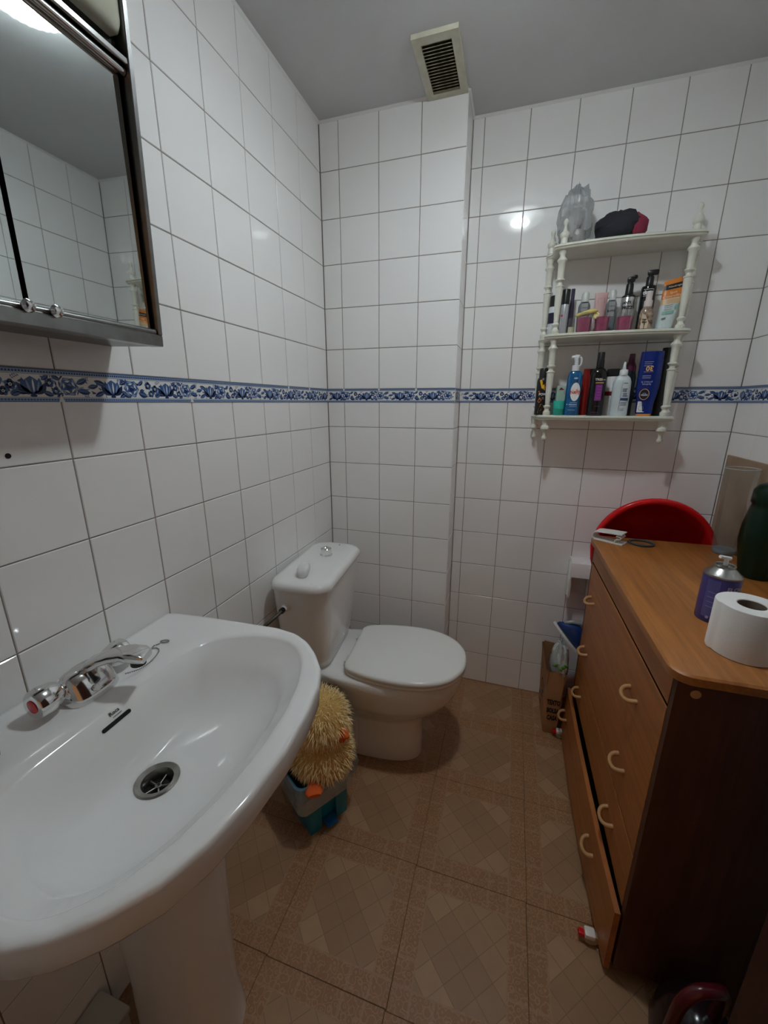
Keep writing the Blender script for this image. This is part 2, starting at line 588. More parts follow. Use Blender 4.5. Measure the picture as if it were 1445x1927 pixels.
# small drill hole in a tile of the left wall
hp = at(15, 858, 0, 0)
MB().lathe([(.0042, -.001), (.0042, .0004), (.003, .0006)], 12, mtx=Matrix.Translation((0.0002, hp.y, hp.z)) @ Matrix.Rotation(PI / 2, 4, 'Y')).build('drill_hole', M_dark, wl)

# ------------------------------------------------------------------ blue floral border
def lens(cx, cy, ang, ln, wd, n=5, bend=0):
    """leaf / petal outline"""
    top, bot = [], []
    for i in range(n + 1):
        t = i / n
        x = ln * t
        h = wd * math.sin(PI * t) ** .8
        yb = bend * math.sin(PI * t)
        top.append((x, yb + h)); bot.append((x, yb - h))
    pts = bot + top[-2:0:-1]
    ca, sa = math.cos(ang), math.sin(ang)
    return [(cx + x * ca - y * sa, cy + x * sa + y * ca) for x, y in pts]
def disc(cx, cy, r, n=10, wob=0, ph=0, k=5):
    return [(cx + r * (1 + wob * math.cos(k * a + ph)) * math.cos(a), cy + r * (1 + wob * math.cos(k * a + ph)) * math.sin(a)) for a in [2 * PI * i / n for i in range(n)]]
def crescent(cx, cy, r, a0, a1, th, n=6):
    o = [(cx + r * math.cos(a0 + (a1 - a0) * i / n), cy + r * math.sin(a0 + (a1 - a0) * i / n)) for i in range(n + 1)]
    ii = [(cx + (r - th * math.sin(PI * i / n)) * math.cos(a0 + (a1 - a0) * i / n), cy + (r - th * math.sin(PI * i / n)) * math.sin(a0 + (a1 - a0) * i / n)) for i in range(n, -1, -1)]
    return o + ii[1:-1]
def motif():
    """one repeat of the print, list of (layer, tone, polygon); width P, height .052"""
    P, mid = .268, .0255
    S = []
    def rose(x, y, r):
        S.append((1, 1, disc(x, y, r, 18, .12, .4, 6)))
        for k in range(6):
            a = k * PI / 3 + .3
            S.append((2, 2, crescent(x, y, r * .97, a, a + .85, r * .30)))
        for k in range(5):
            a = k * 2 * PI / 5
            S.append((3, 0, crescent(x, y, r * .68, a, a + 1.0, r * .22)))
        S.append((3, 3, disc(x, y, r * .36, 10, .2, 0, 3)))
        S.append((4, 2, crescent(x, y, r * .30, 0, 2.4, r * .16)))
    def tulip(x, y, r):
        S.append((1, 1, lens(x, y - r * .9, PI / 2, r * 1.75, r * .80, 8)))
        for a, tone in ((2.45, 3), (.70, 3), (2.05, 1), (1.10, 1)):
            S.append((2, tone, lens(x, y - r * .75, a, r * 1.65, r * .30, 6, bend=r * (.25 if a > 1.57 else -.25))))
        S.append((3, 2, lens(x - r * .22, y - r * .6, PI / 2 + .18, r * 1.2, r * .10)))
        S.append((3, 0, lens(x + r * .08, y - r * .6, PI / 2 - .05, r * 1.25, r * .09)))
        S.append((3, 2, lens(x + r * .38, y - r * .55, PI / 2 - .30, r * 1.05, r * .08)))
        S.append((2, 3, lens(x, y - r * .7, -PI / 2, r * .45, r * .30)))
    def leaf(x, y, a, ln, wd):
        S.append((1, 1, lens(x, y, a, ln, wd)))
        S.append((2, 3, lens(x, y, a, ln, wd * .55, bend=-wd * .3)))
        S.append((3, 2, lens(x, y, a, ln * .92, wd * .10)))
    def flower(x, y, r):
        for k in range(5):
            a = k * 2 * PI / 5 + .2
            S.append((1, 3 if k % 2 else 1, disc(x + r * .55 * math.cos(a), y + r * .55 * math.sin(a), r * .5, 8)))
        S.append((2, 0, disc(x, y, r * .32, 8)))
        S.append((3, 3, disc(x, y, r * .15, 6)))
    def sprig(x, y, a, n=4):
        for k in range(n):
            S.append((1, 1, lens(x + k * .003 * math.cos(a), y + k * .003 * math.sin(a), a + 1.0, .0042, .0008)))
            S.append((1, 1, lens(x + k * .003 * math.cos(a), y + k * .003 * math.sin(a), a - 1.0, .0042, .0008)))
    rs = random.Random(31)
    for k in range(64):                      # background foliage
        x, y, a = rs.uniform(.004, P - .004), rs.choice((mid - .011, mid + .011, mid, mid - .006, mid + .006)), rs.uniform(0, 6.28)
        S.append((0, rs.choice((1, 2, 1, 3)), lens(x, y, a, rs.uniform(.007, .013), rs.uniform(.0012, .0024))))
    tulip(.022, mid, .0172)
    leaf(.040, mid - .004, 2.5 - PI, .024, .0050); leaf(.010, mid + .004, PI - .35, .024, .0048); leaf(.006, mid - .007, PI + .4, .022, .0044)
    leaf(.038, mid + .007, .45, .018, .0044)
    rose(.064, mid, .0158)
    leaf(.079, mid - .007, -.35, .022, .0065); leaf(.050, mid - .010, PI + .5, .016, .0042); leaf(.080, mid + .007, .6, .016, .0040); leaf(.050, mid + .010, 2.4, .014, .0036)
    flower(.104, mid + .007, .0078); flower(.121, mid + .001, .0080); flower(.110, mid - .009, .0072)
    leaf(.094, mid - .002, PI + .2, .012, .0036); leaf(.126, mid - .008, -.2, .018, .0042)
    sprig(.093, mid - .014, .2); sprig(.124, mid + .012, .5); sprig(.098, mid + .015, .2, 3)
    tulip(.151, mid, .0172)
    leaf(.166, mid + .009, .6, .015, .0038); leaf(.134, mid - .010, PI + .35, .016, .0038); leaf(.166, mid - .009, -.4, .017, .0044)
    flower(.178, mid + .005, .0072); flower(.186, mid - .008, .0066); sprig(.180, mid + .014, .1, 3)
    rose(.209, mid, .0150)
    leaf(.222, mid + .005, .4, .022, .0050); leaf(.222, mid - .006, -.15, .024, .0054); leaf(.196, mid + .010, 2.6, .015, .0038); leaf(.198, mid - .011, PI + .6, .014, .0038)
    sprig(.234, mid + .013, .1); sprig(.234, mid - .014, -.1, 3)
    leaf(.242, mid, .15, .020, .0044)
    return P, S
MOTIF_P, MOTIF = motif()
def border(parent, origin, uvec, nvec, length, phase=0.0):
    uvec, nvec = Vector(uvec), Vector(nvec)
    ov = Vector(origin)
    def pt(u, v, h):
        p = ov + uvec * u + nvec * h
        return (p.x, p.y, p.z + v)
    def quad(mb, u0, u1, v0, v1, h, mi):
        mb.add([pt(u0, v0, h), pt(u1, v0, h), pt(u1, v1, h), pt(u0, v1, h)], [(0, 1, 2, 3)], mi)
    base = MB()
    H0 = .0008
    v = [pt(0, 0, -.001), pt(length, 0, -.001), pt(length, .052, -.001), pt(0, .052, -.001), pt(0, 0, H0), pt(length, 0, H0), pt(length, .052, H0), pt(0, .052, H0)]
    base.add(v, [(0, 3, 2, 1), (4, 5, 6, 7), (0, 1, 5, 4), (1, 2, 6, 5), (2, 3, 7, 6), (3, 0, 4, 7)])
    st = base.build('border_strip', M_bord, parent, smooth=0)
    mb = MB()
    quad(mb, 0, length, .0, .0062, H0 + .0001, 2)
    quad(mb, 0, length, .0448, .052, H0 + .0001, 2)
    quad(mb, 0, length, .0070, .0077, H0 + .0001, 1)
    quad(mb, 0, length, .0432, .0440, H0 + .0001, 1)
    quad(mb, 0, length, .0505, .052, H0 + .0002, 1)
    quad(mb, 0, length, .0, .0012, H0 + .0002, 1)
    u = .002
    while u < length - .003:
        quad(mb, u, u + .0026, .0462, .0490, H0 + .0002, 3)
        quad(mb, u, u + .0026, .0026, .0050, H0 + .0002, 1)
        u += .0045
    k = -1
    while k * MOTIF_P < length + .3:
        for lay, tone, poly in MOTIF:
            us = [p[0] + k * MOTIF_P + phase for p in poly]
            if min(us) < .0005 or max(us) > length - .0005:
                continue
            mb.add([pt(a, min(max(p[1], .008), .0428), H0 + .0001 + .00008 * lay) for a, p in zip(us, poly)], [tuple(range(len(poly)))], tone)
        k += 1
    me = bpy.data.meshes.new('floral_print')
    me.from_pydata(mb.v, [], mb.f)
    for m_ in (M_bord, M_blue, M_lblue, M_dblue):
        me.materials.append(m_)
    me.polygons.foreach_set('material_index', mb.m)
    link('floral_print', me, st)
ZB = 1.298
border(wl, (.0003, YREAR + .3, ZB), (0, 1, 0), (1, 0, 0), -YREAR - .3, .03)
border(wb, (.0003, -.0003, ZB), (1, 0, 0), (0, -1, 0), XP - .0003, .02)
border(wb, (XP + .0003, .0003, ZB), (0, 1, 0), (1, 0, 0), YB - .0006, .0)
border(wr_, (XP + .0010, YB - .0003, ZB), (1, 0, 0), (0, -1, 0), XR - XP - .001, .06)
border(wright, (XR - .0003, YB - .001, ZB), (0, -1, 0), (-1, 0, 0), 1.2, .0)
# torn gaps at the tile joints, where white tile shows over the print
def chips(parent, origin, uvec, nvec, us):
    uvec, nvec = Vector(uvec), Vector(nvec)
    mb = MB()
    for u, vv, s in us:
        p = [Vector(origin) + uvec * (u + a) + nvec * .0017 + Vector((0, 0, vv + b)) for a, b in ((-.005, 0), (.005, 0), (0, .013 * s))]
        mb.add(p, [(0, 1, 2)])
    mb.build('filler_chip', M_caulk, parent, smooth=0)
chips(wl, (0, 0, ZB), (0, -1, 0), (1, 0, 0), [(.0093 + .15 * k, 0, 1) for k in (5, 7)] + [(.0093 + .15 * k, .052, -1) for k in (1, 2)])
chips(wb, (0, 0, ZB), (1, 0, 0), (0, -1, 0), [(.2237, .052, -.7), (.3737, .052, -1), (.0737, .052, -.7)])

# ------------------------------------------------------------------ ceiling lamp
lx, ly = LAMP_POS
lamp = thing('ceiling_lamp', 'round ribbed glass ceiling lamp, the only lit light in the room', 'lamp', (lx, ly, CEIL))
MB().lathe([(.100, 0.001), (.104, -.004), (.104, -.014), (.09, -.018), (.02, -.018)], 40).build('base_plate', M_white, lamp)
rib = lambda a: 1 + .022 * math.cos(30 * a)
prof = [(.102, -.012), (.106, -.020), (.104, -.034), (.097, -.050), (.082, -.064), (.058, -.074), (.030, -.080), (.006, -.082)]
MB().lathe(prof, 180, wob=rib, cap0=False).build('glass_shade', M_lampglass, lamp)
M_bulb = mat('lit_bulb', (1, 1, 1), .5, emit=LAMP_COLOR, estr=LAMP_POWER)
MB().sphere((0, 0, -.052), (.042, .042, .007), 24, 12).build('bulb', M_bulb, lamp)
MB().lathe([(.014, -.018), (.014, -.047)], 16).build('lamp_holder', M_white, lamp)

# ------------------------------------------------------------------ ceiling vent
vent = thing('air_vent', 'yellowed rectangular air vent grille with dusty slats on the ceiling', 'vent', (.458, -.1205, CEIL))
vw, vl, vt = .064, .119, .0115
mb = MB()
fr_ = .022
for (x0, x1, y0, y1) in ((-vw, -vw + fr_, -vl, vl), (vw - fr_, vw, -vl, vl), (-vw + fr_, vw - fr_, -vl, -vl + fr_ + .004), (-vw + fr_, vw - fr_, vl - fr_, vl)):
    mb.box(x0, x1, y0, y1, -vt, .001)
mb.build('frame', M_cream, vent, 0)
MB().box(-vw + .01, vw - .01, -vl + .01, vl - .01, -.003, .001).build('duct_opening', mat('dusty_duct', (.07, .058, .042), .9), vent, smooth=0)
sm = MB()
sm.box(-vw + fr_ - .002, vw - fr_ + .002, -.0050, .0050, -.0009, .0009, mtx=Matrix.Rotation(R(35), 4, 'X'))
sm = sm.mesh('slat', M_slat, smooth=0)
ns = 16
for k in range(ns):
    yy = -vl + fr_ + .010 + (2 * vl - 2 * fr_ - .016) * k / (ns - 1)
    link('slat', sm, vent, (0, yy, -.0078))

# ------------------------------------------------------------------ mirror cabinet
Y1, Y0, XF, ZC0, ZC1 = -.947, -1.365, .125, 1.40, 1.965
ZM0, ZM1 = 1.424, 1.787
cab = thing('mirror_cabinet', 'steel-framed wall cabinet with two sliding mirror doors above the washbasin', 'cabinet', (0, (Y0 + Y1) / 2, ZC0), rot=(0, R(2.0), 0))
hy = (Y1 - Y0) / 2
def L3(x, y, z):
    return (x, y - (Y0 + Y1) / 2, z - ZC0)
H = ZC1 - ZC0
mb = MB()
mb.box(.001, .112, hy - .004, hy, .0, H)           # right side
mb.box(.001, .112, -hy, -hy + .004, .0, H)
mb.box(.001, .100, -hy, hy, H - .004, H)
mb.box(.001, .006, -hy, hy, .0, H)
mb.build('body', M_steel, cab, smooth=0)
MB().box(.006, .098, -hy + .004, hy - .004, .0, .004).build('underside', mat('shaded_steel', (.07, .065, .06), .3, 1.0), cab, smooth=0)  # dark reflection under the cabinet put into the steel colour
MB().box(.092, .096, -hy + .005, hy - .005, .005, H - .005).build('inner_panel', M_dark, cab, smooth=0)
MB().rbox(.098, XF, -hy, hy, -.001, .018, .0015, 1).build('bottom_rail', M_steel, cab)
for s in (-1, 1):
    y0, y1 = (hy - .009, hy) if s > 0 else (-hy, -hy + .009)
    MB().rbox(.100, XF, y0, y1, .0181, H, .001, 1).build('side_frame', M_steel, cab)
mb = MB()
mb.rbox(.098, XF - .002, -hy + .009, hy - .009, ZM1 - ZC0 + .012, ZM1 - ZC0 + .020, .001, 1)
mb.tube([(XF - .012, -hy + .010, ZM1 - ZC0 + .004), (XF - .012, hy - .010, ZM1 - ZC0 + .004)], .0055, 12)
mb.build('top_rail', M_chrome, cab)
GY = -1.157
for (ya, yb, xo) in ((GY + .0035, Y1 - .0150, .1135), (Y0 + .0150, GY - .0035, .1135)):
    ca, cb = ya - (Y0 + Y1) / 2, yb - (Y0 + Y1) / 2
    z0_, z1_, tl = ZM0 - ZC0 - .004, ZM1 - ZC0 + .002, -.0060      # the panes lean back a little in their rails
    dm_ = MB().add([(xo - .004, ca, z0_), (xo, ca, z0_), (xo, cb, z0_), (xo - .004, cb, z0_), (xo - .004 + tl, ca, z1_), (xo + tl, ca, z1_), (xo + tl, cb, z1_), (xo - .004 + tl, cb, z1_)], [(0, 3, 2, 1), (4, 5, 6, 7), (0, 1, 5, 4), (1, 2, 6, 5), (2, 3, 7, 6), (3, 0, 4, 7)])
    d = link('mirror_door', dm_.mesh('mirror_door', M_mirror, 0), cab)
    mb = MB()
    mb.tube([(xo + .0035, ca - .002, ZM0 - ZC0 - .002), (xo + .0035, cb + .004, ZM0 - ZC0 - .002)], .0055, 12)
    mb.build('rail_strip', M_steel, d)
    ky = (ca + .022) if ya > GY else (cb - .006)
    mb = MB()
    mb.lathe([(.003, 0), (.003, .005), (.007, .008), (.0085, .013), (.006, .018), (.001, .0195)], 16, mtx=Matrix.Translation((xo + .004, ky, ZM0 - ZC0 - .001)) @ Matrix.Rotation(PI / 2, 4, 'Y'))
    mb.build('knob', M_chrome, d)
# lamp cover with an embossed oval above the doors (switched off)
M_cover = mat('frosted_cover', (.46, .46, .37), .22, spec=.6)
mb = MB()
zc0, zc1 = 1.828 - ZC0, H - .012
rings = []
for x, i in ((.100, 0), (.116, 0), (.123, .003), (.126, .010)):
    rings.append([(x, a, b) for a, b in rrect(-hy + .012 + i, hy - .012 - i, zc0 + i, zc1 - i, .012 + i, 4)])
mb.loft(rings, True, True)
cov = mb.build('light_cover', M_cover, cab, 50)
mb = MB()
for rr in (1.0, .74, .48):
    pts = [(.1262, hy - .10 + .075 * rr * math.cos(a), (zc0 + zc1) / 2 + .052 * rr * math.sin(a)) for a in [2 * PI * i / 32 for i in range(33)]]
    mb.tube(pts, .0022, 6, caps=False)
mb.build('embossed_oval', M_cover, cov)
MB().box(.098, .106, -hy + .012, hy - .012, ZM1 - ZC0 + .020, 1.828 - ZC0).build('shadow_gap', M_dark, cab, smooth=0)

# ------------------------------------------------------------------ washbasin
SY = -1.175
sink = thing('washbasin', 'white ceramic pedestal washbasin below the mirror cabinet', 'washbasin', (0, SY, 0))
half_o = [(.0015, .258), (.016, .262), (.09, .270), (.18, .275), (.283, .280), (.335, .272), (.372, .252), (.405, .222), (.435, .184), (.455, .135), (.466, .075), (.471, .0)]
half_i = [(.152, .0), (.152, .08), (.154, .135), (.160, .160), (.163, .172), (.166, .186), (.182, .208), (.212, .227), (.250, .243), (.284, .250), (.320, .248), (.345, .240), (.370, .218), (.390, .193), (.412, .140), (.426, .075), (.431, .0)]
outer = [(.0015, 0)] + half_o
def poly_r(half, cx, ang):
    """distance from (cx,0) to the mirrored outline along ang"""
    dx, dy = math.cos(ang), abs(math.sin(ang))
    best = None
    for (x0, y0), (x1, y1) in zip(half[:-1], half[1:]):
        ex, ey = x1 - x0, y1 - y0
        den = dx * ey - dy * ex
        if abs(den) < 1e-12:
            continue
        t = ((x0 - cx) * ey - (y0) * ex) / den
        u = ((x0 - cx) * dy - (y0) * dx) / den
        if t > 0 and -1e-6 <= u <= 1 + 1e-6:
            best = t if best is None else max(best, t)
    return best if best else .1
SN = 120
CXB = .285
angs = [2 * PI * i / SN for i in range(SN)]
ro = [poly_r(outer, CXB, a) for a in angs]
ri = [poly_r(half_i, CXB, a) for a in angs]
def smooth_r(rs, k):
    for _ in range(k):
        rs = [(rs[i - 1] + 2 * rs[i] + rs[(i + 1) % SN]) / 4 for i in range(SN)]
    return rs
ri = smooth_r(ri, 2)
ZR = .820
def sring(rs, z, sc=1.0, off=0.0, cx=CXB, cy=0.0, clamp=True):
    out = []
    for a, r in zip(angs, rs):
        x = cx + (r * sc + off) * math.cos(a)
        y = cy + (r * sc + off) * math.sin(a)
        out.append((max(x, .0008) if clamp else x, y, z(a) if callable(z) else z))
    return out
rings = [sring(ro, .56, .38, cx=.22), sring(ro, .63, .50, cx=.235), sring(ro, .69, .68, cx=.255), sring(ro, .735, .84, cx=.272), sring(ro, .762, .94, cx=.281), sring(ro, .772, .985, cx=.284), sring(ro, .779, 1, -.001), sring(ro, .812, 1, .0005), sring(ro, .8175, 1, -.001), sring(ro, ZR, 1, -.004)]
rings += [sring(ro, ZR - .0005, 1, -.012)]
mid = [(a + b) / 2 for a, b in zip(ro, ri)]
rings += [sring([m_ * .5 + r_ * .5 for m_, r_ in zip(mid, ri)], ZR - .004), sring(ri, ZR - .0050, 1, .004), sring(ri, ZR - .0085, 1, -.001), sring(ri, ZR - .017, 1, -.006)]
DRX, DRY, DRZ = .228, -.012, .694
for s, zz in ((.10, .790), (.18, .765), (.27, .742), (.38, .724), (.50, .712), (.64, .704), (.80, .698), (1.0, DRZ)):
    cx = CXB + (DRX - CXB) * s ** 1.1
    cy = DRY * s
    rs = [max(r - .010, .04) * (1 - s) + .034 * s for r in ri]
    rings.append(sring(rs, zz, cx=cx, cy=cy))
rings.append(sring([.030] * SN, DRZ - .02, cx=DRX, cy=DRY))
mb = MB().loft(rings, True, True)
basin = mb.build('basin', M_cer, sink, 60)
# pedestal
rings = []
for z, r, cx in ((0, .092, .19), (.02, .090, .19), (.10, .083, .192), (.25, .082, .195), (.45, .088, .197), (.58, .098, .20), (.66, .112, .21)):
    rings.append([(cx + a, b, z) for a, b in selps(r * 1.10, r, 2.4, 40)])
MB().loft(rings).build('pedestal', M_cer, sink, 60)
bvh_v = [Vector(v) for v in mb.v]
bvh_s = BVHTree.FromPolygons(bvh_v, mb.f)
def on_sink(px, py):
    h, n, i, d = bvh_s.ray_cast(CAM - Vector((0, SY, 0)), ray(px, py).normalized())
    return h, n
# overflow slot
h0, n0 = on_sink(196, 1376)
h1, n1 = on_sink(242, 1338)
mb = MB()
dirv = (h1 - h0).normalized()
nn = (n0 + n1).normalized()
if nn.dot(CAM - Vector((0, SY, 0)) - h0) < 0:
    nn = -nn
side = nn.cross(dirv).normalized()
Ls = (h1 - h0).length
pts = []
for i in range(9):
    a = -PI / 2 + PI * i / 8
    pts.append(h1 + dirv * .0033 * math.cos(a) + side * .0033 * math.sin(a))
for i in range(9):
    a = PI / 2 + PI * i / 8
    pts.append(h0 + dirv * .0033 * math.cos(a) + side * .0033 * math.sin(a))
mb.loft([[tuple(p - nn * .004) for p in pts], [tuple(p + nn * .0014) for p in pts]])
mb.build('overflow_slot', M_dark, sink, 30)
hl, nl = on_sink(214, 1340)
vs_, fs_ = text_mb('Roca', .0085, bold=.0002)
mb = MB()
mb.add([tuple(hl + dirv * a + (side if side.z > 0 else -side) * b + nn * .0012) for a, b in vs_], fs_)
mb.add([tuple(hl + dirv * a + (side if side.z > 0 else -side) * b + nn * .0012) for a, b in ((-.006, -.0068), (.010, -.0068), (.010, -.0058), (-.006, -.0058))], [(0, 1, 2, 3)])
mb.build('maker_mark', mat('grey_ink', (.05, .05, .06), .5), sink, 0)
# waste
mb = MB()
mb.lathe([(.0335, DRZ - .002), (.0345, DRZ + .0015), (.0325, DRZ + .003), (.0245, DRZ + .0005), (.0215, DRZ - .007), (.0205, DRZ - .017)], 40, mtx=Matrix.Translation((DRX, DRY, 0)), cap0=False, cap1=False)
mb.build('drain_flange', M_drain, sink, 40)
mb = MB()
for k in range(5):
    a = 2 * PI * k / 5 + .5
    mb.tube([(DRX + .0045 * math.cos(a), DRY + .0045 * math.sin(a), DRZ - .0125), (DRX + .0205 * math.cos(a), DRY + .0205 * math.sin(a), DRZ - .012)], .0014, 8)
mb.lathe([(.0050, DRZ - .015), (.0050, DRZ - .0105), (.003, DRZ - .0100), (.003, DRZ - .013)], 16, mtx=Matrix.Translation((DRX, DRY, 0)))
mb.build('drain_grate', M_drain, sink, 40)
MB().lathe([(.0208, DRZ - .0185), (.0208, DRZ - .0180)], 24, mtx=Matrix.Translation((DRX, DRY, 0))).build('drain_hole', M_dark, sink, 0)

# faucet
FXX, FYY, FZ = .078, -1.166, ZR - .006
fau = thing('basin_mixer_tap', 'chrome two-handle mixer tap with red hot mark on the washbasin', 'tap', (FXX, FYY, FZ))
fau.scale = (1.16, 1.16, 1.16)
mb = MB()
rings = []
for z, a, b, e, ox in ((0, .030, .036, 3.0, 0), (.004, .031, .037, 3, 0), (.014, .028, .036, 2.8, 0), (.028, .022, .034, 2.6, -.002), (.038, .016, .030, 2.4, -.003), (.043, .009, .020, 2.2, -.004)):
    rings.append([(ox + p, q, z) for p, q in selps(a, b, e, 32)])
mb.loft(rings)
bodyf = mb.build('tap_body', M_chrome, fau, 40)
for s in (-1, 1):
    mtx = Matrix.Translation((-.003, s * .030, .028)) @ Matrix.Rotation(-s * PI / 2, 4, 'X') @ Matrix.Rotation(R(15 * s), 4, 'Z')
    mb = MB()
    mb.lathe([(.010, -.004), (.011, .003), (.0125, .004)], 20, mtx=mtx)
    rings = []
    for z, r in ((.004, .0125), (.010, .0170), (.024, .0205), (.036, .0195), (.0385, .0180)):
        rings.append([((r * (1 + .05 * math.cos(3 * a))) * math.cos(a), (r * (1 + .05 * math.cos(3 * a))) * math.sin(a), z) for a in [2 * PI * i / 36 for i in range(36)]])
    mb.loft(rings, True, True, mtx=mtx)
    hd = mb.build('handle', M_chrome, fau, 30)
    mc = MB().lathe([(.0095, .0386), (.0095, .0392), (.008, .0396)], 24, mtx=mtx)
    mc.build('hot_mark' if s < 0 else 'cold_mark', M_red if s < 0 else mat('blue_mark', (.02, .06, .5), .3), hd, 30)
mb = MB()
dx, dy = math.cos(R(22)), math.sin(R(22))
rings = []
for t, z, hw, hh in ((-.004, .036, .012, .008), (.010, .046, .0125, .0085), (.026, .054, .012, .008), (.042, .0595, .012, .0075), (.058, .062, .0135, .0075), (.070, .061, .0165, .0075), (.086, .0585, .0165, .007), (.092, .056, .014, .005)):
    ring = []
    for p, q in rrect(-hw, hw, -hh, hh, min(hh * .7, .005), 3):
        ring.append((t * dx - p * dy, t * dy + p * dx, z + q))
    rings.append(ring)
mb.loft(rings)
sp_ = mb.build('spout', M_chrome, fau, 35)
mb = MB()
mb.lathe([(.0105, 0), (.0105, .010), (.009, .0105)], 20, mtx=Matrix.Translation((.078 * dx, .078 * dy, .0435)))
mb.build('aerator', M_black, sp_, 35)
mb = MB()
mtx = Matrix.Translation((.0255, -.006, .018)) @ Matrix.Rotation(R(75), 4, 'Y')
mb.lathe([(.0048, 0), (.0048, .003), (.004, .0042)], 14, mtx=mtx)
mb.build('set_screw', M_chrome, fau, 35)
# chain
ch = thing('plug_chain', 'thin ball chain with a wire loop lying beside the tap on the washbasin', 'chain', (.10, -1.10, ZR - .004))
path = spline([(.016, -.028, .014), (.020, .000, .006), (.016, .030, .003), (.004, .058, .003), (-.010, .064, .003), (-.016, .060, .003), (-.020, .070, .003), (-.014, .078, .003)], 8)
mb = MB()
acc = 0
for i in range(1, len(path)):
    seg = (path[i] - path[i - 1]).length
    acc += seg
    if acc > .0026:
        acc = 0
        mb.sphere(tuple(path[i]), .0014, 8, 6)
mb.build('beads', M_drain, ch, 60)
mb = MB()
mb.tube([(-.012 + .008 * math.cos(a), .088 + .0045 * math.sin(a) + .3 * .008 * math.cos(a), .003) for a in [2 * PI * i / 16 for i in range(17)]], .0011, 6, caps=False)
mb.build('wire_loop', M_drain, ch, 60)

# ------------------------------------------------------------------ toilet
YAWT = R(4.5)
toi = thing('toilet', 'white close-coupled toilet with closed lid and cistern against the tiled wall', 'toilet', (.006, -.362, 0), YAWT)
def egg(x0, x1, hw, z, back=.5, n=48, e=2.2):
    """egg outline: x0 back, x1 front, widest point at fraction back"""
    xm = x0 + (x1 - x0) * back
    out = []
    for j in range(n):
        a = 2 * PI * j / n
        c_, s_ = math.cos(a), math.sin(a)
        ee = e if c_ > 0 else 2.8
        px = math.copysign(abs(c_) ** (2 / ee), c_) * ((x1 - xm) if c_ > 0 else (xm - x0))
        out.append((xm + px, hw * math.copysign(abs(s_) ** (2 / ee), s_), z))
    return out
rings = [egg(.168, .500, .086, 0, .45, e=2.8), egg(.166, .502, .088, .006, .45, e=2.8), egg(.168, .498, .086, .08, .45, e=2.7), egg(.168, .500, .086, .16, .45, e=2.5),
         egg(.170, .516, .094, .190, .47), egg(.176, .548, .116, .215, .5), egg(.180, .588, .141, .250, .50), egg(.176, .616, .157, .292, .50), egg(.165, .630, .166, .328, .50), egg(.12, .637, .170, .352, .52), egg(.05, .638, .170, .378, .55), egg(.045, .626, .163, .386, .55)]
bowl = MB().loft(rings).build('bowl', M_cer, toi, 60)
mb = MB()
mb.loft([[(x, y, z) for x, y in rrect(.02 + i, .245 - i, -.150 + i, .150 - i, .03, 5)] for z, i in ((.335, .02), (.35, .004), (.38, 0), (.387, .004))])
mb.build('cistern_deck', M_cer, toi, 60)
# side relief with fixing bolt
for s in (-1, 1):
    o = MB().rbox(.175, .265, s * .0855 - .004, s * .0855 + .004, .03, .16, .012, 3).build('side_panel', M_cer, toi, 40)
    MB().lathe([(.008, 0), (.008, .0025)], 14, mtx=Matrix.Translation((.235, s * .0890, .055)) @ Matrix.Rotation(s * -PI / 2, 4, 'X')).build('bolt_hole', mat('rust_bolt', (.10, .05, .03), .7), o, 40)
prof = [(.232, .118), (.245, .138), (.275, .152), (.33, .166), (.40, .1735), (.46, .1735), (.52, .163), (.57, .142), (.61, .108), (.637, .062), (.645, .03)]
prof = [(p.x, p.y) for p in spline([(a, b, 0) for a, b in prof], 3)]
outl = [(x, -y) for x, y in prof] + [(.6465, 0)] + [(x, y) for x, y in reversed(prof)]
def oring(z, i):
    cx = .43
    out = []
    for x, y in outl:
        d = math.hypot(x - cx, y)
        k = max(0, 1 - i / d)
        out.append((cx + (x - cx) * k, y * k, z))
    return out
MB().loft([oring(.386, .010), oring(.388, .004), oring(.394, .001), oring(.400, .003), oring(.402, .010)]).build('seat', M_seat, toi, 50)
MB().loft([oring(.4035, .006), oring(.4050, .001), oring(.412, -.001), oring(.4185, .002), oring(.4215, .008), oring(.4225, .020)]).build('lid', M_seat, toi, 50)
for s in (-1, 1):
    mb = MB()
    mb.tube([(.231, s * .075 - .02, .402), (.231, s * .075 + .02, .402)], .009, 12)
    mb.lathe([(.010, .384), (.010, .400)], 12, mtx=Matrix.Translation((.226, s * .075, 0)))
    mb.build('hinge', M_seat, toi, 40)
# cistern
def tring(z, xf, hw, i=0, bulge=.018, xb=.004):
    out = []
    base = rrect(xb + i, xf - i, -hw + i, hw - i, .052, 7)
    for x, y in base:
        k = max(0, (x - xb) / (xf - xb))
        out.append((x + bulge * k * (1 - (y / hw) ** 2), y, z))
    return out
MB().loft([tring(.388, .160, .145, .016), tring(.396, .166, .150, .004), tring(.43, .172, .156), tring(.55, .184, .175), tring(.66, .194, .192), tring(.716, .197, .197)]).build('cistern', M_cer, toi, 50)
MB().loft([tring(.714, .200, .203, .004), tring(.718, .205, .208), tring(.728, .206, .209), tring(.738, .205, .208, .003), tring(.744, .205, .208, .010), tring(.7465, .205, .208, .022)]).build('cistern_lid', M_cer, toi, 60)
mb = MB()
mb.lathe([(.0225, .746), (.0225, .749), (.0190, .752), (.0200, .772), (.0175, .7745), (.0160, .771)], 32, mtx=Matrix.Translation((.112, .055, 0)))
mb.build('flush_button', M_chrome, toi, 40)
MB().rbox(.122, .126, .166, .174, .746, .7474, .0005, 1).build('maker_badge', M_black, toi)
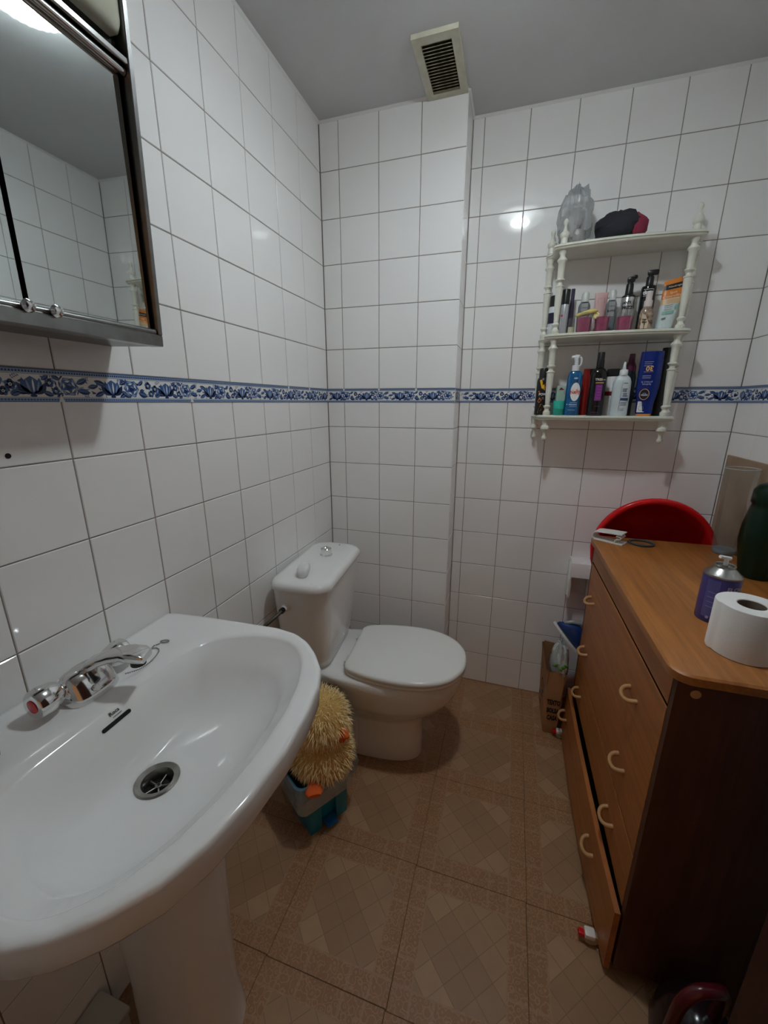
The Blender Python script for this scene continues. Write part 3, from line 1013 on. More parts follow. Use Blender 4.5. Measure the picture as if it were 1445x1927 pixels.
# inlet
ti = Matrix.Translation((.006, -.362, 0)) @ Matrix.Rotation(YAWT, 4, 'Z')
mb = MB()
mb.lathe([(.015, 0), (.015, .006), (.011, .008), (.010, .018)], 8, mtx=Matrix.Translation((.062, -.191, .655)) @ Matrix.Rotation(PI / 2, 4, 'X'))
mb.build('inlet_nut', M_white, toi, 30)
p_in = ti @ Vector((.062, -.205, .655))
hose = thing('water_hose', 'dark braided water hose running from the cistern towards the washbasin', 'hose', tuple(p_in))
mb = MB()
pth = spline([(0, 0.004, 0), (0, -.025, -.002), (-.012, -.055, -.014), (-.032, -.085, -.035), (-.045, -.115, -.075), (-.048, -.13, -.14)], 6)
mb.tube([tuple(p) for p in pth], .0058, 10)
mb.build('braided_tube', mat('braided_steel', (.10, .10, .085), .45, .7, bump=(500, .6, .001)), hose, 60)
mb = MB()
mb.tube([(0, .006, 0), (0, -.016, -.001)], .0092, 8)
mb.build('coupling', M_black, hose, 30)
# air freshener on the cistern
AFS = 1.28
af = thing('air_freshener', 'small white plastic air freshener lying on the cistern lid', 'air freshener', tuple(ti @ Vector((.098, -.113, .7472))), R(-72))
rings = []
for t, hw, h_ in ((-.036, .0085, .010), (-.030, .0095, .012), (-.022, .0100, .013), (-.018, .0125, .021), (0, .0150, .0245), (.020, .0155, .024), (.032, .013, .020), (.037, .008, .012)):
    rings.append([(t * AFS, p * AFS, max(q, 0.0) * AFS) for p, q in [(x, y + h_ / 2) for x, y in selps(hw, h_ / 2, 3.2, 20)]])
MB().loft(rings).build('shell', M_white, af, 50)
MB().box(-.0366 * AFS - .0006, -.0355 * AFS, -.006, .006, .005, .010).build('hook_slot', M_dark, af, 0)

# ------------------------------------------------------------------ chest of drawers
CHR = R(.7)
cx0, cyn, ctop = 1.062, -.822, .84
chest = thing('chest_of_drawers', 'brown walnut-veneer chest of drawers on castors along the right wall', 'chest of drawers', (cx0, cyn, 0), CHR)
CW, CDp = .770, .380            # along local y, depth local x
zb = .035
mb = MB()
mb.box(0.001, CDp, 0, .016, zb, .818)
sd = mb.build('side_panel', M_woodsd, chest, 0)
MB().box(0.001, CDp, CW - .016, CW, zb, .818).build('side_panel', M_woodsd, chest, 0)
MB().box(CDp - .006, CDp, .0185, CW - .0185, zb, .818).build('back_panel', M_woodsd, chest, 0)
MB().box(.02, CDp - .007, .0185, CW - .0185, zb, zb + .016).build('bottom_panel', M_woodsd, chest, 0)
MB().box(.0, .018, .0162, CW - .0162, .7495, .818).build('top_rail', M_woodfr, chest, 0)
mb = MB()
pts = rrect(-.016, CDp + .002, -.020, CW + .010, .035, 6)
rings = []
for z, i in ((.818, .004), (.821, 0), (.836, 0), (.840, .004)):
    rings.append([(x, y, z) for x, y in rrect(-.016 + i, CDp + .002 - i, -.020 + i, CW + .010 - i, .035, 6)])
mb.loft(rings).build('top_board', M_woodtop, chest, 40)
# the dark space behind the fronts
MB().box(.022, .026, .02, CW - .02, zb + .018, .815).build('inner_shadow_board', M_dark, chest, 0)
hm = MB()
hp_ = [(.001, -.027, 0)] + [(-.003 - .021 * math.sin(PI * i / 16) ** .8, -.027 * math.cos(PI * i / 16), -.007 * math.sin(PI * i / 16)) for i in range(1, 16)] + [(.001, .027, 0)]
hm.tube(hp_, [.0058] + [.0045 + .0012 * abs(math.cos(PI * i / 16)) ** 4 for i in range(1, 16)] + [.0058], 10)
hme = hm.mesh('handle', M_handle, 60)
def front(name, z0, z1, handles, bow=None, rec=.0):
    if bow is None:
        o = MB().rbox(rec, rec + .0030, .0172, CW - .0172, z0, z1, .0006, 1).build(name, M_woodfr, chest, 40)
    else:
        mb = MB()
        rings = []
        for (y, xt, xb_) in bow:
            rings.append([(xb_, y, z0), (xb_ + .012, y, z0), (xt + .012, y, z1), (xt, y, z1)])
        mb.loft(rings)
        o = mb.build(name, M_woodfr, chest, 40)
    for (y, z, x) in handles:
        link('handle', hme, o, (x, y, z))
    return o
front('drawer_front', .3610, .7405, [(.178, .643, 0), (.672, .634, 0), (.172, .450, 0), (.662, .440, 0)])
front('drawer_front', .205, .3545, [(.174, .274, 0), (.660, .266, 0)])
front('bottom_drawer', .020, .200, [(.195, .133, -.022), (.700, .122, -.027)], bow=[(.003, -.016, -.016), (.13, -.021, -.025), (.30, -.024, -.031), (.47, -.025, -.034), (.64, -.023, -.032), (.768, -.021, -.029)])
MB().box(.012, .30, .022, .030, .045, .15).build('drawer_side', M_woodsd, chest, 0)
MB().lathe([(.0085, 0), (.0085, .0015), (.006, .003)], 16, mtx=Matrix.Translation((.032, -.0002, .792)) @ Matrix.Rotation(PI / 2, 4, 'X')).build('screw_cap', M_handle, sd, 40)
M_wheel = mat('beige_rubber', (.45, .40, .30), .6)
for (x, y) in ((.008, .055), (.008, .715), (.34, .055), (.34, .715)):
    cr = link('castor', MB().rbox(-.012, .012, -.011, .011, .022, .036, .003, 2).mesh('castor', M_white), chest, (x - (.045 if x < .1 else 0), y, 0))
    mb = MB()
    mb.lathe([(.006, -.008), (.0165, -.007), (.0175, 0), (.0165, .007), (.006, .008)], 20, mtx=Matrix.Translation((.004, 0, .0178)) @ Matrix.Rotation(PI / 2, 4, 'X'))
    mb.build('wheel', M_wheel, cr, 40)
    mb = MB()
    mb.rbox(-.030, -.010, -.007, .007, .014, .026, .003, 2, mtx=Matrix.Rotation(R(10), 4, 'Y'))
    mb.build('brake_lever', M_red, cr, 40)

# ------------------------------------------------------------------ turned-post wall shelf
SHX = 1.036
shelf = thing('wall_shelf', 'ivory painted three-tier wall shelf with turned posts, full of toiletries', 'shelf', (SHX, YB, 1.254))
SZ = (1.254, 1.525, 1.796)
def shelf_outline(g):
    pts = [(.230 + g, -.001)]
    pts += [(.230 + g, -.020), (.226 + g, -.034), (.214 + g, -.044), (.212 + g, -.058)]
    pts += [(.216 + g, -.100 - g * .5), (.212 + g, -.118 - g), (.198 + g * .5, -.126 - g)]
    n = 14
    for i in range(1, n):
        t = i / n
        x = .190 * (1 - 2 * t)
        pts.append((x, -.128 - g - .016 * (1 - (x / .19) ** 2)))
    pts += [(-x, y) for x, y in reversed([p for p in pts[:8]])]
    return pts
for z in SZ:
    mb = MB()
    rings = []
    for zz, g in ((-.017, -.005), (-.014, -.001), (-.0105, .0), (-.0095, -.004), (-.0085, -.004), (-.0075, .001), (-.003, .001), (0, -.003)):
        rings.append([(x, y, zz) for x, y in shelf_outline(g)])
    mb.loft(rings).build('shelf_board', M_shelf, shelf, 40, loc=(0, 0, z - SZ[0]))
def post_prof(h):
    k = [(.0115, 0), (.0125, .004), (.0125, .012), (.0085, .016), (.0075, .022), (.0115, .028), (.0125, .031), (.0075, .036), (.0078, .045)]
    k += [(.0105, h * .36), (.0118, h * .52), (.0122, h * .57), (.0140, h * .575), (.0140, h * .590), (.0085, h * .60), (.0078, h * .625), (.0120, h * .645), (.0145, h * .652), (.0145, h * .668), (.0100, h * .675), (.0108, h * .80), (.0112, h * .86), (.0155, h * .88), (.0155, h * .895), (.0085, h * .93), (.0085, h * .95), (.0125, h * .98), (.0125, h)]
    return k
hp2 = SZ[1] - SZ[0] - .017
pm = MB().lathe(post_prof(hp2), 18).mesh('post', M_shelf, 40)
PXY = [(-.184, -.108), (.184, -.108), (-.216, -.026), (.216, -.026)]
fb = MB().lathe([(.0125, 0), (.0105, -.008), (.0098, -.018), (.0135, -.022), (.0150, -.026), (.0150, -.032), (.0110, -.036), (.0070, -.040), (.0050, -.048), (.0045, -.056), (.0075, -.061), (.0078, -.067), (.0045, -.073), (.001, -.075)], 18).mesh('finial', M_shelf, 40)
ft = MB().lathe([(.0125, 0), (.0105, .008), (.0098, .018), (.0135, .022), (.0150, .026), (.0150, .032), (.0110, .036), (.0070, .040), (.0050, .048), (.0045, .056), (.0075, .061), (.0078, .067), (.0045, .073), (.001, .075)], 18).mesh('finial', M_shelf, 40)
for (x, y) in PXY:
    for k in (0, 1):
        link('post', pm, shelf, (x, y, SZ[k] - SZ[0]))
    link('finial', fb, shelf, (x, y, -.017))
    link('finial', ft, shelf, (x, y, SZ[2] - SZ[0]))

# ------------------------------------------------------------------ toiletries
def c5(x, y):          # detail view of the photograph -> photo pixels
    return 980 + x * .2353, 500 + y * .2353
class Item:
    """base position and size of something standing on a shelf, from where it shows in the photograph"""
    def __init__(s, x0, x1, ytop, ybase, yp, tier):
        s.z = SZ[tier]
        a, b = at(*c5(x0, ybase), 1, yp), at(*c5(x1, ybase), 1, yp)
        s.x, s.w = (a.x + b.x) / 2, b.x - a.x
        s.y = yp
        s.h = at(*c5((x0 + x1) / 2, ytop), 1, yp).z - s.z
    def thing(s, name, label, cat, rz=0.0, group=None):
        return thing(name, label, cat, (s.x, s.y, s.z), rz, group)
def sbody(prof, e=2.0, n=28, d=1.0):
    """prof = [(half width, z, half depth or None)]"""
    mb = MB()
    rings = []
    for p in prof:
        hw, z = p[0], p[1]
        hd = p[2] if len(p) > 2 else hw * d
        rings.append([(x, y, z) for x, y in selps(hw, hd, e, n)])
    mb.loft(rings)
    return mb
def P(c, r=.35, **k):
    return mat('c_%d_%d_%d_%d%s' % (c[0] * 1000, c[1] * 1000, c[2] * 1000, r * 100, ''.join(sorted(k))), c, r, **k)
def bars(mb, x0, x1, z, y, n, dz, h=.0012, mi=0, rag=.8):
    for k in range(n):
        x2 = x0 + (x1 - x0) * (rag + (1 - rag) * random.random())
        zz = z - k * dz
        mb.add([(x0, y, zz), (x2, y, zz), (x2, y, zz + h), (x0, y, zz + h)], [(0, 1, 2, 3)], mi)
E1 = .0006
G1, G2 = 'toiletries on the lower shelf', 'toiletries on the middle shelf'

# --- lower shelf
it = Item(100, 205, 822, 1192, .075, 0)
r = .0215
t = it.thing('deodorant_can', 'black deodorant can with orange and yellow shards, left end of the lower shelf', 'deodorant', R(8), G1)
hb = it.h * .80
MB().lathe([(r * .95, 0), (r, .003), (r, hb - .012), (r * .92, hb - .004), (r * .75, hb)], 28).build('can', M_black, t)
MB().lathe([(r * .74, hb), (r * .74, it.h - .006), (r * .60, it.h)], 24).build('cap', M_black, t)
mb = MB()
def shard(pts, mi):
    rr = r + E1
    mb.add([(rr * math.sin(u / rr), -rr * math.cos(u / rr), v) for u, v in pts], [tuple(range(len(pts)))], mi)
shard([(-.017, hb * .93), (-.008, hb * .72), (.004, hb * .66), (.002, hb * .76), (-.010, hb * .95)], 0)
shard([(.000, hb * .80), (.010, hb * .90), (.016, hb * .78), (.008, hb * .70)], 1)
shard([(-.019, hb * .36), (-.012, hb * .48), (-.004, hb * .40), (-.012, hb * .33)], 1)
shard([(-.016, hb * .05), (-.006, hb * .30), (.006, hb * .26), (-.004, hb * .12)], 0)
shard([(-.020, hb * .62), (-.016, hb * .66), (-.010, hb * .60)], 1)
shard([(.006, hb * .12), (.016, hb * .24), (.018, hb * .10)], 1)
mb.build('shards', [mat('yellow_print', (.75, .42, .02), .35), mat('orange_print', (.75, .16, .03), .35)], t, 0)
mb = MB()
print_flat(mb, 'POWER', .0115, .004, hb * .555, 0, curve=r + 2 * E1, bold=.0004)
bars(mb, -.004, .004, hb * .47, -r - E1, 2, .005, .0007)
mb.build('lettering', M_wink, t, 0)

it = Item(262, 362, 962, 1194, .085, 0)
t = it.thing('cream_carton', 'pale green carton with red marks behind the teal jar', 'box', R(4), G1)
mb = MB().rbox(-it.w / 2, it.w / 2, -.015, .015, 0, it.h, .001, 1)
mb.build('carton', P((.45, .60, .50), .6), t)
mb = MB()
mb.add([(-.015, -.0156, it.h * .86), (-.009, -.0156, it.h * .95), (.004, -.0156, it.h * .86)], [(0, 1, 2)], 0)
mb.add([(.012 + .009 * math.cos(a), -.0156, it.h * .78 + .008 * math.sin(a)) for a in [2 * PI * i / 16 for i in range(16)]], [tuple(range(16))], 0)
mb.add([(.012 + .0075 * math.cos(a), -.0158, it.h * .78 + .0065 * math.sin(a)) for a in [2 * PI * i / 16 for i in range(16)]], [tuple(range(16))], 1)
mb.add([(.006, -.016, it.h * .765), (.019, -.016, it.h * .765), (.019, -.016, it.h * .795), (.006, -.016, it.h * .795)], [(0, 1, 2, 3)], 0)
mb.build('printed_marks', [P((.25, .02, .05), .5), M_wink], t, 0)

it = Item(248, 338, 1080, 1194, .045, 0)
t = it.thing('cream_jar', 'small teal plastic jar with a ribbed lid', 'jar', 0, G1)
r = it.w / 2
MB().lathe([(r * .94, 0), (r, .003), (r, it.h * .42)], 26).build('jar_body', P((.02, .30, .22), .25), t)
MB().lathe([(r * 1.0, it.h * .43), (r * 1.03, it.h * .46), (r * 1.03, it.h * .92), (r * .96, it.h)], 40, wob=lambda a: 1 + .012 * math.cos(20 * a)).build('lid', P((.035, .46, .35), .2), t)

it = Item(335, 456, 705, 1200, .045, 0)
hw = it.w / 2
t = it.thing('spray_bottle', 'clear blue styling spray bottle with white trigger and oval white label', 'bottle', R(-4), G1)
hb = it.h * .73
M_nelly = mat('blue_liquid', (.006, .12, .30), .12, coat=.5, noise=(30, .8, (.004, .05, .14)))
sbody([(hw * .96, 0), (hw, .004), (hw, hb * .55), (hw * .96, hb * .85), (hw * .80, hb * .96), (hw * .52, hb)], 2.6, 32, .62).build('bottle_body', M_nelly, t, 50)
mb = MB()
yb_ = -hw * .62 - E1
lab = [(hw * .22 + hw * .62 * math.cos(a), yb_ - .0002 + .0025 * max(0, math.cos(a)) ** 2, hb * .53 + hb * .205 * math.sin(a)) for a in [2 * PI * i / 28 for i in range(28)]]
mb.add(lab, [tuple(range(28))], 0)
mb.build('label_oval', M_wink, t, 0)
mb = MB()
print_flat(mb, 'Nelly', .0190, hw * .20, hb * .53, yb_ - .0012, rot=.15, sx=.78, bold=.0003)
mb.build('lettering', P((.62, .06, .02), .5), t, 0)
mb = MB()
print_flat(mb, 'PEINADO', .0062, hw * .10, hb * .245, yb_ - .0002, bold=.0002)
bars(mb, -hw * .3, hw * .7, hb * .29, yb_ - .0002, 1, .004, .0009)
bars(mb, -hw * .3, hw * .7, hb * .20, yb_ - .0002, 1, .004, .0009)
bars(mb, -hw * .5, hw * .5, hb * .12, yb_ - .0002, 1, .004, .0009)
mb.add([(-hw * .65 + .0018 * math.cos(a), yb_ - .0002, hb * .25 + .0022 * math.sin(a)) for a in [2 * PI * i / 10 for i in range(10)]], [tuple(range(10))])
mb.add([(hw * .15 + .007 * math.cos(a), yb_ + .001, hb * .83 + .003 * math.sin(a)) for a in [2 * PI * i / 12 for i in range(12)]], [tuple(range(12))])
mb.build('small_print', P((.45, .60, .75), .5), t, 0)['kind'] = 'stuff'
M_trig = mat('trigger_plastic', (.72, .75, .78), .3)
mb = MB()
mb.lathe([(hw * .50, hb - .001), (hw * .50, hb + .016), (hw * .40, hb + .018)], 24, wob=lambda a: 1 + .015 * math.cos(22 * a))
mb.build('collar', M_trig, t)
mb = MB()
top = it.h - .004
rings = []
for x, z, a, b in ((0, hb + .016, .0065, .0065), (0, top - .022, .0065, .0065), (-.002, top - .012, .0075, .008), (.002, top - .004, .010, .0075), (.0, top, .007, .005)):
    rings.append([(x + p, q, z) for p, q in selps(a, b, 2.4, 18)])
mb.loft(rings)
mb.rbox(-.018, .010, -.006, .006, top - .013, top - .002, .004, 2, mtx=Matrix.Translation((0, 0, 0)))
mb.tube([(.006, 0, top - .006), (.014, 0, top - .012), (.0155, 0, top - .026), (.013, 0, top - .036)], [.005, .0045, .0035, .0025], 8)
mb.build('trigger_head', M_trig, t, 50)

it = Item(470, 508, 828, 1192, .095, 0)
t = it.thing('slim_bottle', 'dark red slim bottle standing behind the blue spray bottle', 'bottle', 0, G1)
MB().lathe([(.016, 0), (.017, .004), (.017, it.h * .82), (.012, it.h * .90), (.012, it.h)], 24).build('bottle_body', P((.25, .012, .010), .2), t)

it = Item(515, 645, 695, 1205, .035, 0)
hw = it.w / 2
t = it.thing('hair_spray_bottle', 'tall black spray bottle with purple label, centre of the lower shelf', 'bottle', R(-3), G1)
hb = it.h * .76
sbody([(hw * .97, 0), (hw, .005), (hw, hb * .80), (hw * .93, hb * .90), (hw * .70, hb * .97), (hw * .48, hb)], 2.3, 34, .80).build('bottle_body', mat('black_gloss', (.008, .008, .008), .12), t, 50)
mb = MB()
mb.lathe([(hw * .47, hb), (hw * .45, hb + .024), (hw * .42, hb + .026), (hw * .40, it.h - .002), (hw * .36, it.h)], 24)
mb.build('cap', mat('black_cap', (.012, .012, .012), .28), t, 40)
yb_ = -hw * .80 - E1
mb = MB()
mb.add([(-hw * .28, yb_, hb * .32), (hw * .52, yb_ + .0012, hb * .32), (hw * .52, yb_ + .0012, hb * .655), (-hw * .28, yb_, hb * .655)], [(0, 1, 2, 3)], 0)
mb.build('label', mat('purple_print', (.20, .03, .27), .4, noise=(60, .6, (.28, .05, .18))), t, 0)
mb = MB()
for k in range(5):
    bars(mb, -hw * .05, hw * .45, hb * (.61 - .06 * k), yb_ - .0004, 1, .004, .0014)
mb.build('label_lines', P((.42, .16, .46), .5), t, 0)
mb = MB()
mb.add([(-hw * .35, yb_ - .0002, hb * .675), (hw * .60, yb_ - .0002, hb * .675), (hw * .60, yb_ - .0002, hb * .705), (-hw * .35, yb_ - .0002, hb * .705)], [(0, 1, 2, 3)])
mb.build('gold_band', P((.55, .42, .18), .3, metal=.6), t, 0)
mb = MB()
print_flat(mb, 'TRES', .0105, -hw * .02, hb * .755, yb_ - .0002, bold=.0003)
print_flat(mb, 'emme', .0060, hw * .48, hb * .752, yb_ - .0001)
mb.build('lettering', P((.70, .68, .62), .4), t, 0)
mb = MB()
bars(mb, -hw * .2, hw * .5, hb * .20, yb_, 1, .004, .001)
bars(mb, -hw * .55, hw * .6, hb * .07, yb_, 2, .006, .0012)
mb.build('small_print', P((.18, .08, .20), .5), t, 0)['kind'] = 'stuff'

for (x0, x1, lab) in ((488, 610, 'white can with dark red stripe, hidden behind the tall black spray bottle'), (640, 752, 'white can with dark red stripe, between black spray bottle and nozzle bottle')):
    it = Item(x0, x1, 828, 1190, .100, 0)
    r = min(it.w / 2, .023)
    t = it.thing('foam_can', lab, 'can', 0, G1)
    MB().lathe([(r * .95, 0), (r, .003), (r, it.h * .82), (r * .93, it.h * .84)], 28).build('can', M_white, t)
    MB().lathe([(r * .98, it.h * .84), (r * .98, it.h * .985), (r * .90, it.h)], 28).build('cap', M_black, t)
    mb = MB()
    patch(mb, r + E1, -1.5, 1.5, it.h * .43, it.h * .52, 0, 16)
    mb.build('stripe', P((.22, .012, .012), .4), t, 40)

it = Item(700, 843, 770, 1201, .035, 0)
hw = it.w / 2
t = it.thing('nozzle_bottle', 'white lotion bottle with pointed nozzle and blue print', 'bottle', R(-5), G1)
hb = it.h * .755
sbody([(hw * .96, 0), (hw, .004), (hw * 1.0, hb * .70), (hw * .97, hb * .84), (hw * .82, hb * .93), (hw * .56, hb * .985), (hw * .46, hb)], 2.2, 34, .62).build('bottle_body', mat('milky_plastic', (.62, .68, .71), .3, sss=.2), t, 50)
mb = MB()
mb.lathe([(hw * .46, hb - .001), (hw * .46, hb + .016), (hw * .40, hb + .018)], 24)
mb.lathe([(hw * .22, hb + .017), (hw * .20, hb + .022), (hw * .13, it.h - .004), (hw * .10, it.h)], 18)
mb.build('nozzle', mat('nozzle_plastic', (.72, .74, .74), .3), t, 40)
yb_ = -hw * .62 - E1
M_navy = mat('navy_print', (.02, .05, .14), .5)
mb = MB()
mb.add([(-hw * .10, yb_, hb * .14), (-hw * .06, yb_, hb * .14), (0, yb_, hb * .86), (-hw * .02, yb_, hb * .86)], [(0, 1, 2, 3)])
bars(mb, hw * .12, hw * .55, hb * .80, yb_ + .0006, 1, .004, .0016)
bars(mb, hw * .08, hw * .62, hb * .66, yb_ + .0006, 3, .0042, .0020)
bars(mb, hw * .06, hw * .74, hb * .545, yb_ + .0008, 3, .0042, .0020)
mb.add([(-hw * .02, yb_, hb * .385), (hw * .80, yb_ + .0012, hb * .385), (hw * .80, yb_ + .0012, hb * .445), (-hw * .02, yb_, hb * .445)], [(0, 1, 2, 3)])
bars(mb, hw * .02, hw * .70, hb * .33, yb_ + .0006, 3, .0042, .0014)
bars(mb, hw * .02, hw * .55, hb * .17, yb_ + .0004, 2, .0042, .0012)
mb.build('printed_text', M_navy, t, 0)

it = Item(770, 872, 708, 1192, .100, 0)
hw = it.w / 2
t = it.thing('perfume_bottle', 'dark bottle with purple conical cap behind the white nozzle bottle', 'bottle', 0, G1)
MB().lathe([(hw, 0), (hw, it.h * .62), (hw * .8, it.h * .72)], 26).build('bottle_body', P((.012, .025, .03), .25), t)
MB().lathe([(hw * .85, it.h * .72), (hw * .82, it.h * .80), (hw * .50, it.h * .88), (hw * .42, it.h)], 26).build('cap', P((.10, .012, .05), .3), t)

it = Item(905, 1040, 690, 1206, .045, 0)
hw = it.w / 2
t = it.thing('sunscreen_bottle', 'dark blue sun lotion bottle standing upside down on its orange cap', 'bottle', R(-8), G1)
h_ = it.h
k = 1.32
sbody([(hw * .92, .0075), (hw * .97, .012), (hw * 1.0, h_ * .22), (hw * 1.20, h_ * .34), (hw * k, h_ * .46), (hw * k, h_ * .80), (hw * 1.26, h_ * .985), (hw * 1.24, h_)], 2.8, 34, .45).build('bottle_body', mat('royal_blue', (.006, .020, .16), .22), t, 50)
sbody([(hw * .86, 0), (hw * .88, .0072)], 2.8, 30, .5).build('cap', mat('orange_cap', (.70, .27, .06), .35), t)
yb_ = -hw * k * .45 - E1 - .0004
M_gold = mat('gold_print', (.72, .42, .15), .4)
xo = -hw * .30
mb = MB()
print_flat(mb, '30', .0215, xo + .004, h_ * .745, yb_, rot=PI, bold=.0007)
mb.add([(xo - .012, yb_, h_ * .690), (xo + .016, yb_, h_ * .690), (xo + .016, yb_, h_ * .694), (xo - .012, yb_, h_ * .694)], [(0, 1, 2, 3)])
mb.add([(xo + .0145 * math.cos(a), yb_, h_ * .345 + .0180 * math.sin(a)) for a in [2 * PI * i / 26 for i in range(26)]], [tuple(range(26))])
mb.build('gold_print', M_gold, t, 0)
mb = MB()
mb.add([(xo + .0128 * math.cos(a), yb_ - .0003, h_ * .345 + .0162 * math.sin(a)) for a in [2 * PI * i / 26 for i in range(26)]], [tuple(range(26))])
mb.build('round_emblem', mat('emblem_navy', (.006, .008, .03), .35), t, 0)
mb = MB()
print_flat(mb, 'NIVEA', .0072, xo, h_ * .335, yb_ - .0006, rot=PI, bold=.0003)
print_flat(mb, 'SUN', .0052, xo, h_ * .36, yb_ - .0006, rot=PI)
print_flat(mb, 'protect &', .0082, xo + .002, h_ * .535, yb_, rot=PI)
print_flat(mb, 'hydrate', .0082, xo + .002, h_ * .500, yb_, rot=PI)
bars(mb, xo - .013, xo + .016, h_ * .625, yb_, 2, .006, .0014)
bars(mb, xo - .013, xo + .014, h_ * .84, yb_, 3, .006, .0010)
mb.build('white_print', P((.50, .55, .65), .5), t, 0)['kind'] = 'stuff'
mb = MB()
mb.rbox(-.011, .011, yb_ + .001, yb_ + .0022, .0, .036, .003, 2)
stk = mb.build('white_sticker', M_wink, t, 40, loc=(-hw * .42, .004, h_ * .06))
mb = MB()
mb.tube([(.007 * math.cos(a), yb_ + .0006, .014 + .008 * math.sin(a)) for a in [2 * PI * i / 18 for i in range(19)]], .0006, 4, caps=False)
bars(mb, -.006, .006, .030, yb_ + .0005, 2, .004, .001)
mb.build('sticker_ring', P((.10, .25, .30), .5), stk, 0)

for (x0, x1, yt, yp, lab) in ((1040, 1112, 660, .090, 'tall matt black bottle standing behind the dark blue sun lotion'), (1108, 1152, 752, .105, 'black bottle squeezed between tall black bottle and right shelf post')):
    it = Item(x0, x1, yt, 1194, yp, 0)
    r = min(it.w / 2, .020)
    t = it.thing('shampoo_bottle', lab, 'bottle', 0, G1)
    MB().lathe([(r * .95, 0), (r, .004), (r, it.h * .80), (r * .92, it.h * .83)], 24).build('bottle_body', M_black, t)
    MB().lathe([(r * .90, it.h * .83), (r * .86, it.h * .99), (r * .80, it.h)], 24).build('cap', mat('black_cap', (.012, .012, .012), .28), t)

# --- middle shelf
it = Item(222, 268, 245, 548, .090, 1)
t = it.thing('roll_on_bottle', 'white and navy roll-on with black cap behind the left shelf post', 'deodorant', 0, G2)
r = .017
MB().lathe([(r * .9, 0), (r, .004), (r, it.h * .70), (r * .9, it.h * .73)], 24).build('bottle_body', P((.60, .62, .64), .3), t)
mb = MB()
patch(mb, r + E1, -1.4, 1.4, it.h * .32, it.h * .58, 0, 14)
mb.build('label', P((.012, .012, .04), .4), t, 40)
MB().lathe([(r * .92, it.h * .73), (r * .92, it.h * .98), (r * .8, it.h)], 24).build('cap', M_black, t)

it = Item(302, 356, 195, 552, .050, 1)
t = it.thing('hair_mousse_can', 'slim silver white can with tall black cap', 'can', R(-5), G2)
r = it.w / 2 + .002
MB().lathe([(r * .95, 0), (r, .003), (r, it.h * .66), (r * .96, it.h * .67)], 26).build('can', P((.50, .52, .55), .25, metal=.4), t)
MB().lathe([(r * 1.0, it.h * .672), (r * 1.0, it.h * .985), (r * .92, it.h)], 26).build('cap', M_black, t)
mb = MB()
patch(mb, r + E1, -.9, -.3, it.h * .40, it.h * .44, 0, 5)
mb.build('red_mark', P((.40, .01, .05), .4), t, 40)

it = Item(366, 396, 190, 549, .095, 1)
t = it.thing('brush_tube', 'thin dark purple tube standing beside the silver can', 'tube', 0, G2)
MB().lathe([(.0075, 0), (.0085, .003), (.0085, it.h * .62), (.0075, it.h * .70), (.0062, it.h * .78), (.0062, it.h)], 18).build('tube_body', P((.045, .03, .07), .3), t)

it = Item(366, 424, 420, 550, .035, 1)
t = it.thing('travel_jar', 'small translucent jar with pale yellow cream on the middle shelf', 'jar', 0, G2)
r = it.w / 2 * .92
MB().lathe([(r * .95, 0), (r, .002), (r, it.h)], 22, cap1=False).build('jar_body', M_clear, t)
MB().lathe([(r * .93, .002), (r * .95, .003), (r * .95, it.h * .42)], 22).build('cream', P((.70, .68, .48), .6), t)

for (x0, x1, yt, yb2, lab) in ((435, 528, 218, 545, 'clear shampoo bottle with white cap behind the first pink cup'), (655, 738, 200, 530, 'clear shampoo bottle with white cap next to the pale pink tube')):
    it = Item(x0, x1, yt, yb2, .080, 1)
    hw = it.w / 2
    t = it.thing('clear_bottle', lab, 'bottle', R(-4), G2)
    hb = it.h * .77
    sbody([(hw * .95, 0), (hw, .004), (hw, hb * .88), (hw * .82, hb * .97), (hw * .6, hb)], 2.6, 28, .62).build('bottle_body', mat('smoke_grey', (.16, .18, .20), .12), t, 50)
    MB().lathe([(hw * .68, hb), (hw * .66, it.h - .005), (hw * .5, it.h)], 22).build('cap', mat('pearl_cap', (.60, .63, .62), .3), t)
    mb = MB()
    y_ = -hw * .62 - E1
    mb.add([(-hw * .55, y_, hb * .52), (hw * .55, y_, hb * .52), (hw * .55, y_, hb * .96), (-hw * .55, y_, hb * .96)], [(0, 1, 2, 3)])
    mb.build('label', P((.42, .46, .48), .3, metal=.5), t, 0)
    mb = MB()
    print_flat(mb, 'ELVIVE', .0082, 0, hb * .68, y_ - .0004, bold=.0003)
    print_flat(mb, "L'OREAL", .0060, 0, hb * .82, y_ - .0004)
    mb.build('lettering', M_ink, t, 0)

it = Item(560, 655, 220, 535, .100, 1)
hw = it.w / 2
t = it.thing('cream_tube', 'pale pink squeeze tube standing on its cap', 'tube', 0, G2)
mb = MB()
rings = []
for z, a, b in ((.012, hw * .80, hw * .62), (it.h * .5, hw * .92, hw * .45), (it.h * .9, hw * 1.08, .004), (it.h, hw * 1.12, .0012)):
    rings.append([(x, y, z) for x, y in selps(a, b, 2.2, 24)])
mb.loft(rings).build('tube_body', P((.62, .40, .38), .4), t, 50)
MB().lathe([(hw * .75, 0), (hw * .75, .012)], 22).build('cap', P((.62, .40, .38), .4), t)
mb = MB()
y_ = -.0075
for (a, b, c_, d) in ((-.011, .011, .90, .905), (-.011, .011, .60, .605)):
    pass
mb.tube([(-.010, -.0085, it.h * .72), (-.010, -.0052, it.h * .87), (.010, -.0052, it.h * .87), (.010, -.0085, it.h * .72)], .0004, 4)
mb.build('printed_frame', P((.40, .22, .22), .5), t, 0)

